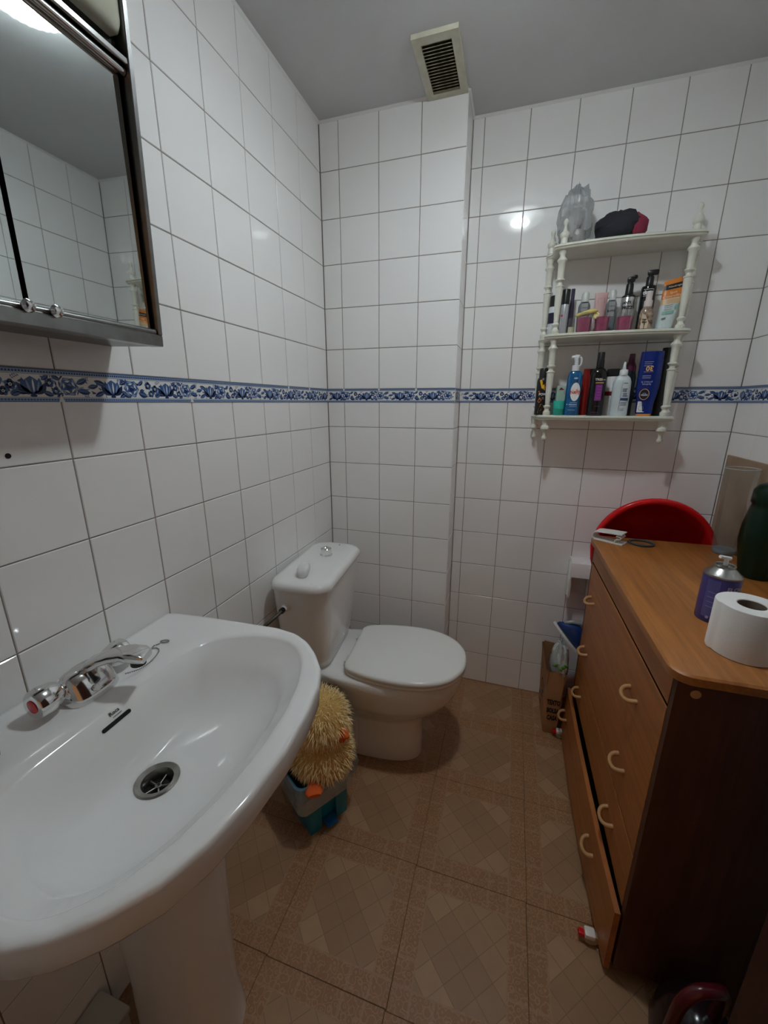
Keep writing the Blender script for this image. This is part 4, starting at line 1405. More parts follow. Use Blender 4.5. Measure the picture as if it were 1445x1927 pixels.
M_pinkl = mat('magenta_gel', (.40, .015, .11), .35, noise=(120, .6, (.52, .05, .18)))
for (x0, x1, yt, yb2, fill, lab) in ((432, 552, 380, 545, .74, 'clear plastic cup of magenta gel under the yellow sponge'), (580, 692, 408, 534, .94, 'clear plastic cup brimming with magenta gel, in the middle of three'), (750, 882, 358, 526, .68, 'clear plastic cup of magenta gel in front of the pump bottle')):
    it = Item(x0, x1, yt, yb2, .030, 1)
    r0 = it.w / 2 * .93
    r1 = r0 * 1.18
    t = it.thing('plastic_cup', lab, 'cup', 0, G2)
    MB().lathe([(r0, 0), (r1, it.h), (r1 - .0008, it.h), (r0 - .0008, .0015)], 30, cap0=True, cap1=True).build('cup_wall', M_clear, t, 40)
    f = fill
    MB().lathe([(r0 - .0012, .002), (r0 + (r1 - r0) * f - .0012, it.h * f), (r0 * .6, it.h * f + .0008)], 30).build('gel', M_pinkl, t, 40)

it = Item(432, 600, 336, 385, .026, 1)
t = tag(link('bath_sponge', None, None, (it.x + .004, .026, at(*c5(500, 392), 1, .026).z)), 'flat yellow sponge disc resting on the first pink cup', 'sponge', None)
mb = MB()
rings = []
for zz, k in ((-.001, .90), (.003, 1.0), (.007, .97), (.010, .75), (.0115, .3)):
    rings.append([(.034 * k * math.cos(a), .020 * k * math.sin(a), zz + .012 * (.034 * math.cos(a)) / .034 * .45) for a in [2 * PI * i / 28 for i in range(28)]])
mb.loft(rings).build('disc', mat('yellow_sponge', (.72, .60, .20), .8, bump=(300, .4, .001)), t, 60)
p = at(*c5(600, 398), 1, .022)
mb = MB()
mb.tube([(.0072 * math.cos(a), 0, .0082 * math.sin(a)) for a in [2 * PI * i / 20 for i in range(21)]], .0028, 8, caps=False)
mb.lathe([(.0066, -.001), (.0066, .0015)], 18, mtx=Matrix.Rotation(PI / 2, 4, 'X'))
mb.build('hanging_ring', mat('cream_sponge', (.75, .66, .30), .6), t, 60, loc=tuple(Vector(p) - t.location))

it = Item(765, 875, 82, 525, .085, 1)
r = it.w / 2
t = it.thing('pump_bottle', 'silver pump bottle with black dispenser behind the third pink cup', 'bottle', R(-5), G2)
hb = it.h * .62
MB().lathe([(r * .95, 0), (r, .003), (r, hb * .98), (r * .96, hb)], 30).build('bottle_body', P((.55, .55, .54), .22, metal=.8), t)
mb = MB()
mb.lathe([(r * .98, hb), (r * .94, hb + .005), (r * .58, hb + .010), (r * .52, hb + .040), (r * .40, hb + .044), (r * .34, it.h - .020)], 26)
mb.rbox(-.010, .013, -.0065, .0065, it.h - .022, it.h - .004, .005, 2)
mb.rbox(.004, .019, -.005, .005, it.h - .012, it.h, .004, 2)
mb.build('pump', M_black, t, 40)
mb = MB()
print_flat(mb, 'ANTI', .0105, -.004, hb * .84, 0, curve=r + E1, bold=.0003)
print_flat(mb, 'FRIZZ', .0125, -.001, hb * .70, 0, curve=r + E1, bold=.0005)
mb.build('lettering', M_ink, t, 0)

it = Item(905, 1035, 40, 524, .090, 1)
r = it.w / 2 * .92
t = it.thing('large_pump_bottle', 'large black pump bottle with small white framed lettering', 'bottle', R(-6), G2)
hb = it.h * .76
MB().lathe([(r * .96, 0), (r, .004), (r, hb * .92), (r * .90, hb * .975), (r * .5, hb)], 30).build('bottle_body', mat('black_gloss', (.008, .008, .008), .12), t)
mb = MB()
mb.lathe([(r * .50, hb), (r * .48, hb + .024), (r * .34, hb + .028), (r * .24, it.h - .014)], 24)
mb.rbox(-.010, .022, -.006, .006, it.h - .016, it.h, .004, 2)
mb.build('pump', M_black, t, 40)
mb = MB()
rr = r + E1
zc = hb * .83
for (a0, a1, z0, z1) in ((-.75, .55, zc + .009, zc + .0102), (-.75, .55, zc - .0102, zc - .009), (.52, .55, zc - .010, zc + .010)):
    patch(mb, rr, a0, a1, z0, z1, 0, 8)
print_flat(mb, 'timo', .0165, -.003, zc, 0, curve=rr, bold=.0008)
mb.build('lettering', M_wink, t, 0)

it = Item(928, 1040, 208, 520, .030, 1)
hw = it.w / 2
t = it.thing('mist_bottle', 'small clear mist bottle with white spray cap and brown floral label', 'bottle', R(-8), G2)
hb = it.h * .60
sbody([(hw * .95, 0), (hw, .003), (hw, hb * .70), (hw * .85, hb * .88), (hw * .60, hb)], 2.1, 28, .8).build('bottle_body', mat('amber_print', (.10, .035, .03), .15, noise=(70, .8, (.55, .45, .32))), t, 50)
MB().lathe([(hw * .60, hb), (hw * .60, hb + it.h * .16), (hw * .46, hb + it.h * .17), (hw * .42, it.h)], 22).build('spray_cap', mat('pink_white_cap', (.70, .62, .60), .35), t)
mb = MB()
y_ = -hw * .8 - E1
mb.add([(-hw * .7, y_ + .002, hb * .06), (hw * .25, y_, hb * .06), (hw * .35, y_, hb * .30), (-hw * .15, y_, hb * .62), (-hw * .65, y_ + .002, hb * .72)], [(0, 1, 2, 3, 4)])
mb.build('label', P((.60, .50, .36), .5), t, 0)
mb = MB()
print_flat(mb, 'Hair', .0075, -hw * .25, hb * .44, y_ - .0004, bold=.0003)
print_flat(mb, 'Mist', .0075, -hw * .22, hb * .33, y_ - .0004, bold=.0003)
mb.build('lettering', P((.06, .02, .015), .5), t, 0)

it = Item(1062, 1200, 108, 518, .045, 1)
hw = it.w / 2
t = it.thing('face_wash_tube', 'orange and white face wash tube leaning right on the middle shelf', 'tube', R(-4), G2)
mb = MB()
hh = it.h * 1.0
def tcol(z):
    return 0
lean = .085
levels = [(0, hw * .92, .017), (.006, hw * .97, .0185), (hh * .30, hw * 1.04, .0165), (hh * .50, hw * 1.12, .0130), (hh * .62, hw * 1.17, .0105), (hh * .80, hw * 1.28, .0060), (hh * .905, hw * 1.34, .0030), (hh * .915, hw * 1.35, .0028), (hh, hw * 1.40, .0012)]
bands = [0, 0, 0, 1, 2, 2, 3, 2]
rings = [[(x + lean * z * 1.4, y, z + x * .22 * z / hh) for x, y in selps(a, b, 2.3, 36)] for z, a, b in levels]
for i in range(len(levels) - 1):
    mb.loft([rings[i], rings[i + 1]], i == 0, i == len(levels) - 2, bands[i])
# darker band for the brand
M_or = mat('orange_tube', (.62, .20, .03), .3)
tb = mb.build('tube_body', [mat('pale_tube', (.58, .66, .66), .3), mat('peach_tube', (.60, .42, .25), .3), M_or, mat('bright_orange', (.70, .20, .05), .3)], t, 50)
def tub(mb2, poly, mi=0, off=.0010):
    """points (u,v) on the front of the tube, u in -1..1"""
    out = []
    for u, v in poly:
        z = v * hh
        for (z0, a0, b0), (z1, a1, b1) in zip(levels[:-1], levels[1:]):
            if z0 <= z <= z1:
                f = (z - z0) / (z1 - z0)
                a, b = a0 + (a1 - a0) * f, b0 + (b1 - b0) * f
                break
        x = u * a
        y = -b * (1 - min(abs(u), .999) ** 2.3) ** (1 / 2.3) - off
        out.append((x + lean * z * 1.4, y, z + x * .22 * z / hh))
    mb2.add(out, [tuple(range(len(out)))], mi)
def tub_text(mb2, body, size, u0, v0, mi=0, bold=0, off=.0016):
    vs_, fs_ = text_mb(body, size, bold=bold)
    pts = []
    tmp = MB()
    for a, b in vs_:
        tub(tmp, [(u0 + a / (hw * 1.2), v0 + b / hh)], 0, off)
    mb2.add(tmp.v, fs_, mi)
mb = MB()
for k in range(10):
    u0, u1 = -.97 + .194 * k, -.97 + .194 * (k + 1)
    tub(mb, [(u0, .80), (u1, .80), (u1, .905), (u0, .905)], 0)
mb.build('black_band', M_black, tb, 50)
mb = MB()
tub_text(mb, 'Neutrogena', .0082, .1, .85)
tub_text(mb, 'Spot', .0105, -.05, .725)
tub_text(mb, 'Controlling', .0110, -.05, .655)
for k in range(4):
    tub(mb, [(-.55 + .3 * k, .600), (-.25 + .3 * k, .600), (-.25 + .3 * k, .607), (-.55 + .3 * k, .607)], 0, .0014)
mb.build('lettering', P((.85, .72, .55), .4), tb, 0)
mb = MB()
for k in range(6):
    tub(mb, [(-.7 + .2 * k, .30), (-.5 + .2 * k, .30), (-.5 + .2 * k, .36), (-.7 + .2 * k, .36)], 0, .0014)
tub(mb, [(.62 + .16 * math.cos(a), .42 + .05 * math.sin(a)) for a in [2 * PI * i / 12 for i in range(12)]], 0, .0014)
mb.build('green_print', P((.22, .42, .35), .4), tb, 0)
mb = MB()
for v in (.47, .43, .39):
    for k in range(4):
        tub(mb, [(-.6 + .2 * k, v), (-.4 + .2 * k, v), (-.4 + .2 * k, v + .008), (-.6 + .2 * k, v + .008)], 0, .0014)
tub(mb, [(-.62, .19), (-.2, .20), (-.2, .24), (-.62, .23)], 0, .0014)
mb.build('grey_print', P((.12, .16, .17), .5), tb, 0)

it = Item(1196, 1226, 292, 512, .110, 1)
t = it.thing('cotton_tube', 'narrow cream plastic tube behind the orange face wash', 'tube', 0, G2)
MB().lathe([(.0075, 0), (.008, .002), (.008, it.h * .9), (.007, it.h)], 16).build('tube_body', P((.60, .58, .50), .4), t)

# --- top shelf, seen in the mirror
def blob(name, c, rad, n, k, amp, seed, mt, parent=None, freq=5.0):
    rnd = random.Random(seed)
    ph = [(rnd.uniform(0, 6.28), rnd.uniform(0, 6.28), rnd.uniform(2, freq), rnd.uniform(2, freq)) for _ in range(6)]
    mb = MB()
    rings = []
    for i in range(k + 1):
        a = -PI / 2 + PI * i / k
        ring = []
        for j in range(n):
            b = 2 * PI * j / n
            d = 1 + amp * sum(math.sin(p[2] * b + p[0] + 2 * a) * math.cos(p[3] * a + p[1]) for p in ph) / 3 + rnd.uniform(-amp, amp) * .35
            cr = max(math.cos(a), .01)
            z = c[2] + rad[2] * d * math.sin(a)
            ring.append((c[0] + rad[0] * d * cr * math.cos(b), c[1] + rad[1] * d * cr * math.sin(b), max(z, .0005)))
        rings.append(ring)
    mb.loft(rings)
    return mb.build(name, mt, parent, 30)
t = thing('plastic_bag', 'crumpled clear plastic bag on the top tier of the ivory shelf', 'bag', (.880, .078, SZ[2]))
blob('bag_film', (0, 0, .085), (.052, .048, .088), 34, 18, .22, 3, M_bag, t, 9)
blob('cotton_pads', (0, 0, .050), (.036, .034, .048), 18, 10, .10, 5, mat('cotton', (.62, .60, .58), .9), t)
t = thing('folded_cloth', 'dark cloth bundle with a red fold on the top tier of the ivory shelf', 'cloth', (1.010, .072, SZ[2]))
blob('dark_cloth', (0, 0, .045), (.066, .052, .045), 26, 14, .14, 8, mat('dark_cloth', (.02, .02, .028), .9), t)
blob('red_fold', (.050, -.005, .040), (.034, .036, .038), 20, 10, .12, 9, mat('red_cloth', (.22, .02, .05), .9), t)

# ------------------------------------------------------------------ things on the chest of drawers
TOP = .8402
p = at(1150, 1022, 2, TOP)
clip = thing('plastic_clip', 'white folded plastic clip lying on the far corner of the chest', 'clip', (1.090, -.100, TOP), R(-30))
clip.scale = (1.12, 1.12, 1.12)
mb = MB()
def sheet(path, y0, y1, th):
    """bent strip: path in xz, extruded along y"""
    P_ = [Vector((a, 0, b)) for a, b in path]
    up_, dn = [], []
    for i, q in enumerate(P_):
        tg = (P_[min(i + 1, len(P_) - 1)] - P_[max(i - 1, 0)]).normalized()
        nr = Vector((-tg.z, 0, tg.x))
        up_.append(q + nr * th / 2); dn.append(q - nr * th / 2)
    ring = up_ + dn[::-1]
    return [[(v.x, y0, v.z) for v in ring], [(v.x, y1, v.z) for v in ring]]
th = .003
path = [(.040, .0018), (.0, .0018), (-.030, .0022)] + [(-.036 - .010 * math.sin(PI * i / 8), .014 - .012 * math.cos(PI * i / 8)) for i in range(9)] + [(-.030, .0275), (.0, .030), (.036, .032)]
mb.loft(sheet(path, -.022, .022, th))
mb.build('folded_sheet', mat('clip_white', (.80, .80, .77), .4), clip, 40)
mb = MB()
mb.loft(sheet([(.018, .004), (.018, .012), (.022, .015), (.030, .016), (.034, .020), (.030, .024), (.020, .0245)], -.020, .020, .0025))
mb.build('inner_catch', mat('clip_white', (.80, .80, .77), .4), clip, 40)

hr = thing('hair_band', 'blue grey elastic hair band lying flat on the chest', 'hair band', (1.183, -.100, TOP), R(-10))
mb = MB()
mb.tube([(.036 * math.cos(a), .030 * math.sin(a), .0036) for a in [2 * PI * i / 40 for i in range(41)]], .0036, 8, caps=False)
mb.build('elastic_ring', mat('elastic', (.05, .065, .085), .85, bump=(700, .5, .001)), hr, 60)

vs0 = thing('glass_vase', 'tall clear glass cylinder vase by the right wall on the chest', 'vase', (1.409, -.110, TOP))
ro_, rt_ = .0310, .0420
H_ = .268
MB().lathe([(ro_ + .0005, .0138), (rt_, H_)], 44, cap0=False, cap1=False).build('glass', M_glass, vs0, 40)
mb = MB()
mb.tube([(rt_ * math.cos(a), rt_ * math.sin(a), H_) for a in [2 * PI * i / 44 for i in range(45)]], .0011, 6, caps=False)
mb.build('glass_rim', mat('rim_glass', (.55, .58, .58), .05, spec=.8), vs0, 60)
MB().lathe([(ro_ * .97, .0012), (ro_ * .985, .0025), (ro_ * .98, .0125), (ro_ * .95, .0135)], 44).build('glass_foot', mat('thick_glass', (.22, .28, .33), .05, spec=.8), vs0, 40)

kb = thing('wooden_board', 'thin tan board standing upright between the chest and the right wall', 'board', (1.4585, -.10, 0))
MB().rbox(-.0035, .0035, -.30, .208, .002, 1.125, .001, 1).build('panel', mat('tan_board', (.36, .25, .165), .7, noise=(9, .8, (.25, .165, .10))), kb, 30)

gv = thing('green_vase', 'large dark green glass vase at the wall side of the chest', 'vase', (1.402, -.300, TOP))
mb = MB()
mb.lathe([(.034, 0), (.036, .004), (.037, .018), (.044, .060), (.050, .100), (.049, .145), (.041, .190), (.039, .200), (.043, .206), (.042, .238), (.033, .252), (.020, .258)], 40, wob=lambda a: 1 + .012 * math.cos(9 * a))
mb.build('glass_body', mat('green_glass', (.002, .016, .007), .3, spec=.3), gv, 60)

can = thing('air_freshener_can', 'purple aerosol can with white nozzle and lettering beside the toilet roll', 'spray can', (1.195, -.600, TOP), R(8))
r = .0335
MB().lathe([(r * .96, 0), (r, .003), (r, .098), (r * .985, .103)], 40).build('can', mat('violet_print', (.060, .050, .235), .3), can)
MB().lathe([(r * .985, .103), (r * 1.01, .1045), (r * 1.01, .1065), (r * .93, .1075), (r * .70, .116), (r * .52, .121), (r * .52, .124), (r * .56, .1255), (r * .54, .127), (r * .46, .126), (r * .44, .122), (r * .16, .122), (r * .14, .126)], 40).build('metal_dome', mat('dull_tin', (.42, .42, .40), .3, 1.0), can, 40)
mb = MB()
mb.tube([(0, 0, .122), (0, 0, .140)], .0042, 12)
mb.tube([(.007, .001, .1405), (-.016, -.004, .146)], [.0042, .0036], 12)
mb.build('nozzle', M_white, can, 50)
mb = MB()
patch(mb, r + E1, -1.25, -.55, .012, .098, 0, 10)
mb.build('pale_panel', mat('pale_violet', (.105, .10, .31), .35), can, 40)
mb = MB()
print_flat(mb, 'FLOWER', .0125, .0175, .083, 0, curve=r + E1, bold=.0004)
print_flat(mb, 'fragrance', .0058, .0175, .073, 0, curve=r + E1)
for k in range(4):
    patch(mb, r + 2 * E1, -1.1, -.62, .070 - k * .011, .0708 - k * .011, 0, 5)
for k in range(3):
    patch(mb, r + 2 * E1, -.95 + .25 * k, -.80 + .25 * k, .010, .016, 0, 3)
mb.build('lettering', P((.40, .40, .50), .4), can, 0)
mb = MB()
patch(mb, r + 2 * E1, -.52, -.30, .006, .014, 0, 3)
mb.build('yellow_mark', P((.60, .34, .05), .4), can, 0)

roll = thing('toilet_roll', 'white toilet paper roll standing on the near corner of the chest', 'toilet roll', (1.190, -.728, TOP), R(188))
r, hh_ = .054, .098
mb = MB()
n = 56
def spiral(z):
    return [((r - .0038 * (1 - j / n)) * math.cos(2 * PI * j / n), (r - .0038 * (1 - j / n)) * math.sin(2 * PI * j / n), z) for j in range(n)]
def inner(z, rr):
    return [(rr * math.cos(2 * PI * j / n), rr * math.sin(2 * PI * j / n), z) for j in range(n)]
sp = [spiral(.001), spiral(.003), spiral(hh_ - .002)]
sp2 = [[(x * .985, y * .985, hh_) for x, y, _ in spiral(0)], inner(hh_, .0225), inner(hh_ - .001, .0215), inner(.001, .0215)]
mb.loft(sp + sp2, False, False)
mb.build('paper', M_paper, roll, 40)
mb = MB().lathe([(.0213, .0008), (.0213, hh_ - .0015), (.0205, hh_ - .0015), (.0205, .0008)], 36, cap0=False, cap1=False)
mb.build('cardboard_core', mat('grey_card', (.20, .15, .11), .9), roll, 40)

# ------------------------------------------------------------------ red tub behind the chest
tub_ = thing('washing_tub', 'red oval plastic washing tub standing on end behind the chest', 'tub', (1.240, 0, 0))
RT = .193
ZT = .790
def stad(k, y):
    """upright stadium outline, k = inset"""
    out = []
    for i in range(25):
        a = PI * i / 24
        out.append(((RT - k) * math.cos(a), y, ZT + (RT - k) * math.sin(a)))
    out.append((-(RT - k) * .97, y, ZT - .05))
    out.append((-(.14 - k), y, ZT - .20))
    for i in range(25):
        a = PI + PI * i / 24
        out.append(((.115 - k) * math.cos(a), y, .116 + (.115 - k) * math.sin(a)))
    out.append(((.14 - k), y, ZT - .20))
    out.append(((RT - k) * .97, y, ZT - .05))
    return out
rings = [stad(.004, -.012), stad(0, -.018), stad(.001, -.026), stad(.006, -.031), stad(.014, -.031), stad(.020, -.026), stad(.023, -.012), stad(.033, .062), stad(.045, .074), stad(.10, .078)]
mb = MB().loft(rings, False, True)
rings2 = [stad(.004, -.012), stad(.017, -.010), stad(.028, .064), stad(.042, .079), stad(.10, .082)]
mb.loft(rings2, False, True)
mb.build('tub_shell', M_red, tub_, 60)

# ------------------------------------------------------------------ paper holder on the recess wall
ph_ = thing('toilet_paper_holder', 'white ceramic toilet paper holder fixed to the tiled wall behind the chest', 'paper holder', (1.005, YB, .560))
mb = MB()
rings = []
prof_h = [(0.0, .125), (-.050, .132), (-.078, .124), (-.090, .100), (-.092, .070), (-.086, .070), (-.080, .098), (-.070, .112), (-.048, .120), (0.0, .113)]
mb.loft([[(x, y, z) for y, z in prof_h] for x in (.002, .084)])
mb.rbox(0, .012, -.075, 0, -.030, .120, .004, 2)
mb.rbox(.074, .086, -.075, 0, -.030, .120, .004, 2)
mb.rbox(.010, .076, -.010, 0, -.030, .116, .003, 2)
mb.build('ceramic_shell', M_cer, ph_, 40)

# ------------------------------------------------------------------ paper bag with iron
bg = thing('paper_bag', 'brown paper shopping bag with black lettering between chest and wall', 'bag', (.980, .010, 0), R(1))
mb = MB()
rings = []
rnd = random.Random(4)
def bag_ring(z, hx, hy_, jit):
    out = []
    for x, y in rrect(-hx, hx, -hy_, hy_, .006, 3):
        out.append((x + rnd.uniform(-jit, jit), y + rnd.uniform(-jit, jit), z + (rnd.uniform(-jit, jit) * 2 if z > .2 else 0)))
    return out
br = [bag_ring(0, .026, .104, .0), bag_ring(.004, .027, .106, .0), bag_ring(.06, .028, .107, .001), bag_ring(.14, .030, .108, .002), bag_ring(.22, .033, .108, .003), bag_ring(.285, .036, .108, .004)]
mb.loft(br, True, False)
mb.loft([[(x * .97, y * .985, z) for x, y, z in ring] for ring in br], True, False)
mb.build('bag_paper', M_card, bg, 30)
mb = MB()
for (word, z) in (('TEXTO', .150), ('BOLSA', .112), ('CASA', .078)):
    vs_, fs_ = text_mb(word, .030, sx=.50, bold=.0016)
    mb.add([(a + .001, -.1105, b + z) for a, b in vs_], fs_)
mb.build('lettering', M_ink, bg, 0)
mb = MB()
rn2 = random.Random(11)
for k in range(9):
    yy, zz = rn2.uniform(-.07, .02), .07 + k * .016
    pl = lens(yy, zz, rn2.uniform(-.8, .8), .04, .006)
    mb.add([(-.0345, a, b) for a, b in pl], [tuple(range(len(pl)))])
mb.build('side_print', M_ink, bg, 0)

sb = thing('carrier_bag', 'crumpled white plastic bag with green print stuffed in the paper bag', 'bag', (.990, -.040, .200), R(0))
blob('bag_film', (.002, -.004, .105), (.032, .058, .085), 40, 20, .16, 21, mat('grey_film', (.48, .50, .49), .3, spec=.6), sb, 8)
mb = MB()
for k in range(5):
    p_ = (-.020 + .010 * k, -.064 + .004 * abs(k - 2), .115 + .008 * math.sin(k * 2.1))
    mb.sphere(p_, (.0085, .003, .0065), 10, 6)
mb.build('green_print', mat('green_print', (.10, .30, .05), .4), sb, 50)

ir = thing('steam_iron', 'blue steam iron with white soleplate lying on the paper bag', 'iron', (.968, -.004, .452), 0)
LI = Matrix(((.66, 0, .75, 0), (0, 1, 0, 0), (-.75, 0, .66, 0), (0, 0, 0, 1)))      # columns: length, width, up
iw = MB()
rings = []
for t_, hw_ in ((-.004, .002), (.015, .014), (.04, .026), (.08, .034), (.12, .036), (.135, .034)):
    rings.append([(t_, p, q) for p, q in rrect(-hw_, hw_, -.010, .0, .003, 2)])
iw.loft(rings)
MB().add(iw.v, iw.f, 0, LI).build('soleplate', M_white, ir, 40)
ib = MB()
rings = []
for t_, hw_, hh2 in ((.006, .005, .012), (.025, .016, .034), (.05, .024, .058), (.08, .030, .066), (.11, .031, .064), (.125, .028, .056)):
    rings.append([(t_, p, .0005 + q + hh2 / 2) for p, q in rrect(-hw_, hw_, -hh2 / 2, hh2 / 2, min(hw_, hh2 / 2) * .6, 4)])
ib.loft(rings)
MB().add(ib.v, ib.f, 0, LI).build('water_tank', mat('iron_blue', (.010, .040, .17), .15), ir, 50)
ih = MB()
ih.tube([(.018, 0, .024), (.030, 0, .050), (.050, 0, .072), (.080, 0, .088), (.115, 0, .086), (.122, 0, .055)], [.006, .008, .009, .009, .009, .008], 10)
MB().add(ih.v, ih.f, 0, LI).build('iron_handle', mat('grey_clear', (.30, .33, .34), .2), ir, 50)

# ------------------------------------------------------------------ pedal bin and plush chick
BN = R(-33)
bn = thing('pedal_bin', 'small turquoise plastic bin with pedal notch between toilet and washbasin', 'bin', (.222, -.655, 0), BN)
def brr(z, hx, hy_, rr=.025):
    return [(x, y, z) for x, y in rrect(-hx, hx, -hy_, hy_, rr, 5)]
mb = MB()
rings = [brr(0, .056, .070), brr(.004, .058, .072), brr(.10, .070, .086), brr(.195, .082, .100), brr(.200, .087, .105), brr(.207, .087, .105), brr(.207, .080, .098), brr(.10, .067, .083), brr(.006, .055, .069)]
mb.loft(rings).build('bucket', M_bin, bn, 40)
for s in (-1, 1):
    mb = MB()
    mb.loft([[(.050, s * .047 + a, z) for a, z in ((-.021, 0), (.021, 0), (.024, .11), (-.024, .11))], [(.074, s * .047 + a, z) for a, z in ((-.019, 0), (.019, 0), (.022, .10), (-.022, .10))]])
    mb.build('front_rib', M_bin, bn, 30)
mb = MB()
mb.loft([[(.045, y, .012 + .0) for y in (-.022, .022)] + [(.045, y, .018) for y in (.022, -.022)], [(.075, y, .016) for y in (-.022, .022)] + [(.075, y, .022) for y in (.022, -.022)], [(.098, y, .014) for y in (-.016, .016)] + [(.098, y, .019) for y in (.016, -.016)]])
mb.build('pedal', M_pedal, bn, 30)
# liner hanging over the rim
rnd = random.Random(2)
mb = MB()
def liner(z, k, jit, low=0):
    out = []
    for i, (x, y) in enumerate(rrect(-.089 * k, .089 * k, -.107 * k, .107 * k, .026, 8)):
        out.append((x + rnd.uniform(-jit, jit), y + rnd.uniform(-jit, jit), z + rnd.uniform(-jit, jit) * 1.6 - low * (.5 + .5 * math.sin(i * .35))))
    return out
mb.loft([liner(.10, .93, 0), liner(.20, .90, 0), liner(.212, .96, .001), liner(.213, 1.01, .001), liner(.200, 1.05, .003), liner(.180, 1.06, .004, .006), liner(.160, 1.03, .005, .016)], False, False)
M_liner = clear_mat('liner_film', (.78, .84, .88), .62, .18)
lf = mb.build('bin_liner', M_liner, bn, 40)
lf['label'] = 'translucent liner folded over the rim'

ck = thing('plush_chick', 'fluffy yellow plush chick with orange beak sitting in the turquoise bin', 'plush toy', (.240, -.652, .165), R(-20))
# one continuous body: stacked rings for belly, neck crease and head
prof_c = [(.020, 0.0), (.058, .008), (.082, .030), (.094, .060), (.096, .090), (.088, .118), (.074, .138), (.068, .150), (.073, .162), (.080, .185), (.081, .208), (.075, .232), (.060, .254), (.036, .269), (.010, .275)]
def chick_pt(a, r_, z):
    fwd = .010 * max(0, math.cos(a)) if z < .13 else (.012 * max(0, math.cos(a)) if .16 < z < .22 else 0)
    return Vector(((r_ + fwd) * math.cos(a) + (.006 if z > .15 else 0), r_ * math.sin(a) * 1.0, z))
NC = 36
rings = [[tuple(chick_pt(2 * PI * j / NC, r_, z)) for j in range(NC)] for r_, z in prof_c]
MB().loft(rings).build('body', M_duck, ck, 60)
rnd = random.Random(12)
mb = MB()
def strand(base, nrm, ln_, wd):
    down = Vector((0, 0, -1))
    tg = (nrm * .75 + down * .55 + Vector((rnd.uniform(-.45, .45), rnd.uniform(-.45, .45), rnd.uniform(-.3, .35)))).normalized()
    sd_ = tg.cross(nrm + Vector((rnd.uniform(-.5, .5), rnd.uniform(-.5, .5), rnd.uniform(-.5, .5)))).normalized()
    p1 = base + nrm * ln_ * .35 + tg * ln_ * .25
    p2 = p1 + (tg + down * .35).normalized() * ln_ * .55
    v = [base - sd_ * wd, base + sd_ * wd, p1 + sd_ * wd * .9, p1 - sd_ * wd * .9, p2]
    mb.add(v, [(0, 1, 2, 3), (3, 2, 4)])
for k in range(5200):
    i = rnd.randrange(1, len(prof_c) - 1)
    f = rnd.random()
    r_ = prof_c[i][0] * (1 - f) + prof_c[i + 1][0] * f
    z = prof_c[i][1] * (1 - f) + prof_c[i + 1][1] * f
    if rnd.random() > r_ / .097:
        continue
    a = rnd.uniform(0, 2 * PI)
    dz, dr = prof_c[i + 1][1] - prof_c[i][1], prof_c[i + 1][0] - prof_c[i][0]
    nr = Vector((math.cos(a) * dz, math.sin(a) * dz, -dr)).normalized()
    top_k = 1.0 if z > .15 else .85
    strand(chick_pt(a, r_, z), nr, rnd.uniform(.014, .026) * top_k, rnd.uniform(.0007, .0013))
fur = mb.build('fur', M_fur, ck, 0)
fur['kind'] = 'stuff'
mb = MB()
rings = []
for t_, a_, b_2 in ((.074, .017, .014), (.094, .018, .015), (.112, .014, .011), (.124, .005, .004)):
    rings.append([(t_ , p, .196 + q - (t_ - .074) * .15) for p, q in selps(a_, b_2, 2.0, 14)])
mb.loft(rings)
mb.build('beak', M_orange, ck, 50)
mb = MB()
mb.sphere((.098, -.002, .174), (.014, .011, .015), 12, 8)
mb.build('lower_beak', M_orange, ck, 50)
for s in (-1, 1):
    MB().sphere((.074, s * .030, .212), .0045, 10, 8).build('eye', mat('bead_black', (.01, .008, .006), .1), ck, 60)
    mb = MB()
    rings = []
    for t_, a_, b_2 in ((.0, .012, .008), (.020, .022, .010), (.040, .026, .009), (.050, .018, .006)):
        rings.append([(t_, p, q) for p, q in selps(a_, b_2, 2.2, 14)])
    mb.loft(rings).build('foot', M_orange, ck, 50, loc=(.045 if s < 0 else .010, s * .068 - .006, .040 if s < 0 else .002), rot=(0, 0, R(-38 if s < 0 else 10)))

# ------------------------------------------------------------------ brush holder behind the toilet
tbh = thing('toilet_brush_holder', 'black toilet brush holder in the dark corner beside the cistern', 'brush holder', (.125, -.492, 0))
MB().lathe([(.036, 0), (.038, .004), (.036, .10), (.035, .28), (.034, .284), (.032, .28), (.033, .10)], 28).build('holder_cup', mat('charcoal_plastic', (.02, .022, .025), .45), tbh, 40)
MB().lathe([(.030, .278), (.030, .290), (.016, .296), (.014, .322), (.004, .326)], 18).build('brush_handle', mat('charcoal_plastic', (.02, .022, .025), .45), tbh, 40)

# ------------------------------------------------------------------ under the washbasin
p = at(165, 1893, 2, .17)
ub = thing('storage_box', 'plain off-white plastic box on the floor under the washbasin', 'box', (.045, -1.312, 0))
MB().rbox(-.040, .040, -.085, .083, 0, .082, .008, 2).build('box_body', mat('dull_white', (.50, .48, .42), .6), ub, 40)
MB().rbox(-.043, .043, -.088, .086, .0825, .098, .006, 2).build('box_lid', mat('dull_white', (.50, .48, .42), .6), ub, 40)

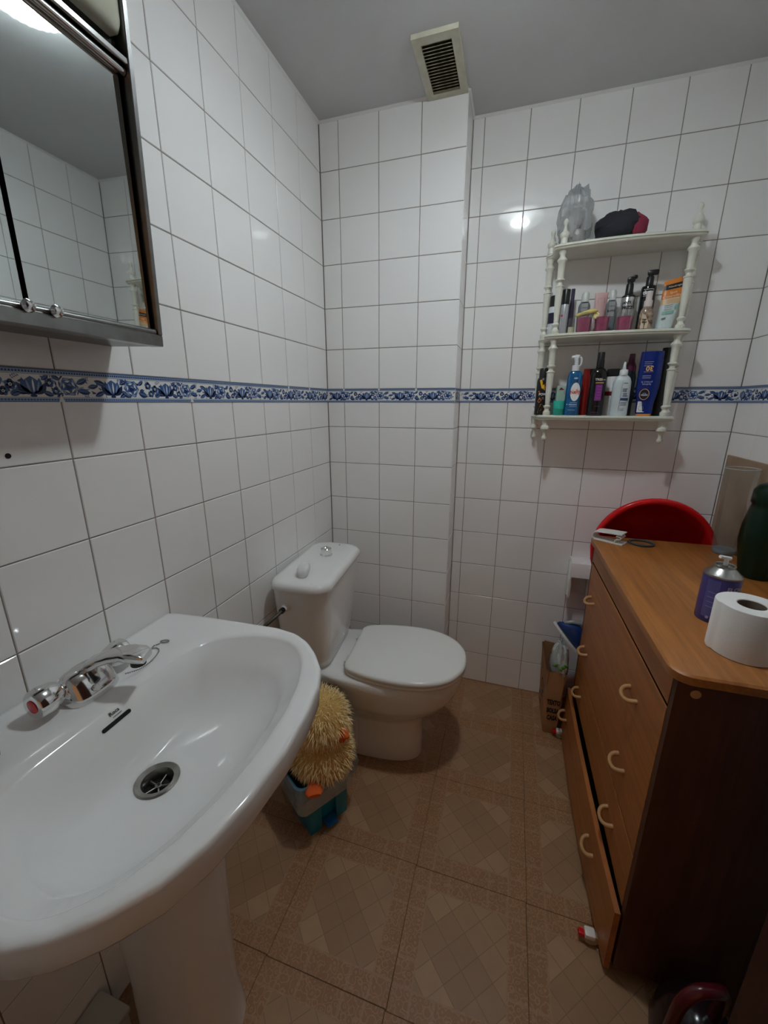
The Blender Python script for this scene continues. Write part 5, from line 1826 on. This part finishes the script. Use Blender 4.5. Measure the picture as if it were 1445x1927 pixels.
# dark bottle on the left end of the washbasin
sbp = at(-40, 1435, 2, ZR)
so = thing('soap_bottle', 'dark green bottle standing on the far left end of the washbasin', 'bottle', (sbp.x, sbp.y, ZR - .003))
MB().lathe([(.020, 0), (.022, .003), (.022, .075), (.014, .092), (.010, .096), (.010, .110), (.004, .112)], 26).build('bottle_body', mat('soap_green', (.008, .02, .014), .2), so, 40)

# ------------------------------------------------------------------ open door and vacuum cleaner at the right
dvec = Vector((.7313, 1.0)).normalized()
e1 = Vector((CAM.x, CAM.y)) + dvec * ((-1.02 - CAM.y) / dvec.y)
hinge = Vector((1.438, YREAR + .03))
dl_ = (e1 - hinge).length
da = math.atan2(e1.y - hinge.y, e1.x - hinge.x)
door = struct(link('door_1', None, None, (hinge.x, hinge.y, 0), (0, 0, da)))
MB().rbox(0, dl_, -.038, 0, .008, 2.02, .003, 1).build('door_leaf', M_wooddr, door, 40)
MB().lathe([(.022, 0), (.022, .006), (.010, .008), (.009, .040)], 20, mtx=Matrix.Translation((dl_ - .06, .0, 1.02)) @ Matrix.Rotation(-PI / 2, 4, 'X')).build('door_handle', M_drain, door, 40)

vc = thing('vacuum_cleaner', 'dark red vacuum cleaner with curved tube handle beside the chest', 'vacuum cleaner', (1.165, -.935, 0))
M_vac = mat('burgundy_plastic', (.075, .006, .010), .22)
mb = MB()
rings = []
for z, a, b in ((.018, .050, .060), (.022, .062, .072), (.07, .068, .080), (.12, .064, .074), (.165, .048, .056), (.185, .026, .030), (.190, .006, .006)):
    rings.append([(x + .010, y + .005, z) for x, y in selps(a, b, 2.4, 30)])
mb.loft(rings)
mb.build('body', mat('dark_vac', (.012, .006, .008), .18), vc, 60)
for s in (-1, 1):
    MB().lathe([(.010, -.010), (.030, -.008), (.032, 0), (.030, .008), (.010, .010)], 22, mtx=Matrix.Translation((.010, .005 + s * .078, .032)) @ Matrix.Rotation(PI / 2, 4, 'X')).build('wheel', M_black, vc, 40)
hpts = spline([(-.054, -.028, .030), (-.056, -.032, .12), (-.055, -.036, .23), (-.050, -.038, .272), (-.032, -.034, .298), (-.002, -.024, .298), (.020, -.010, .275), (.026, .0, .215), (.022, .004, .165)], 6)
MB().tube([tuple(q) for q in hpts], .0105, 12).build('tube_handle', M_vac, vc, 60)
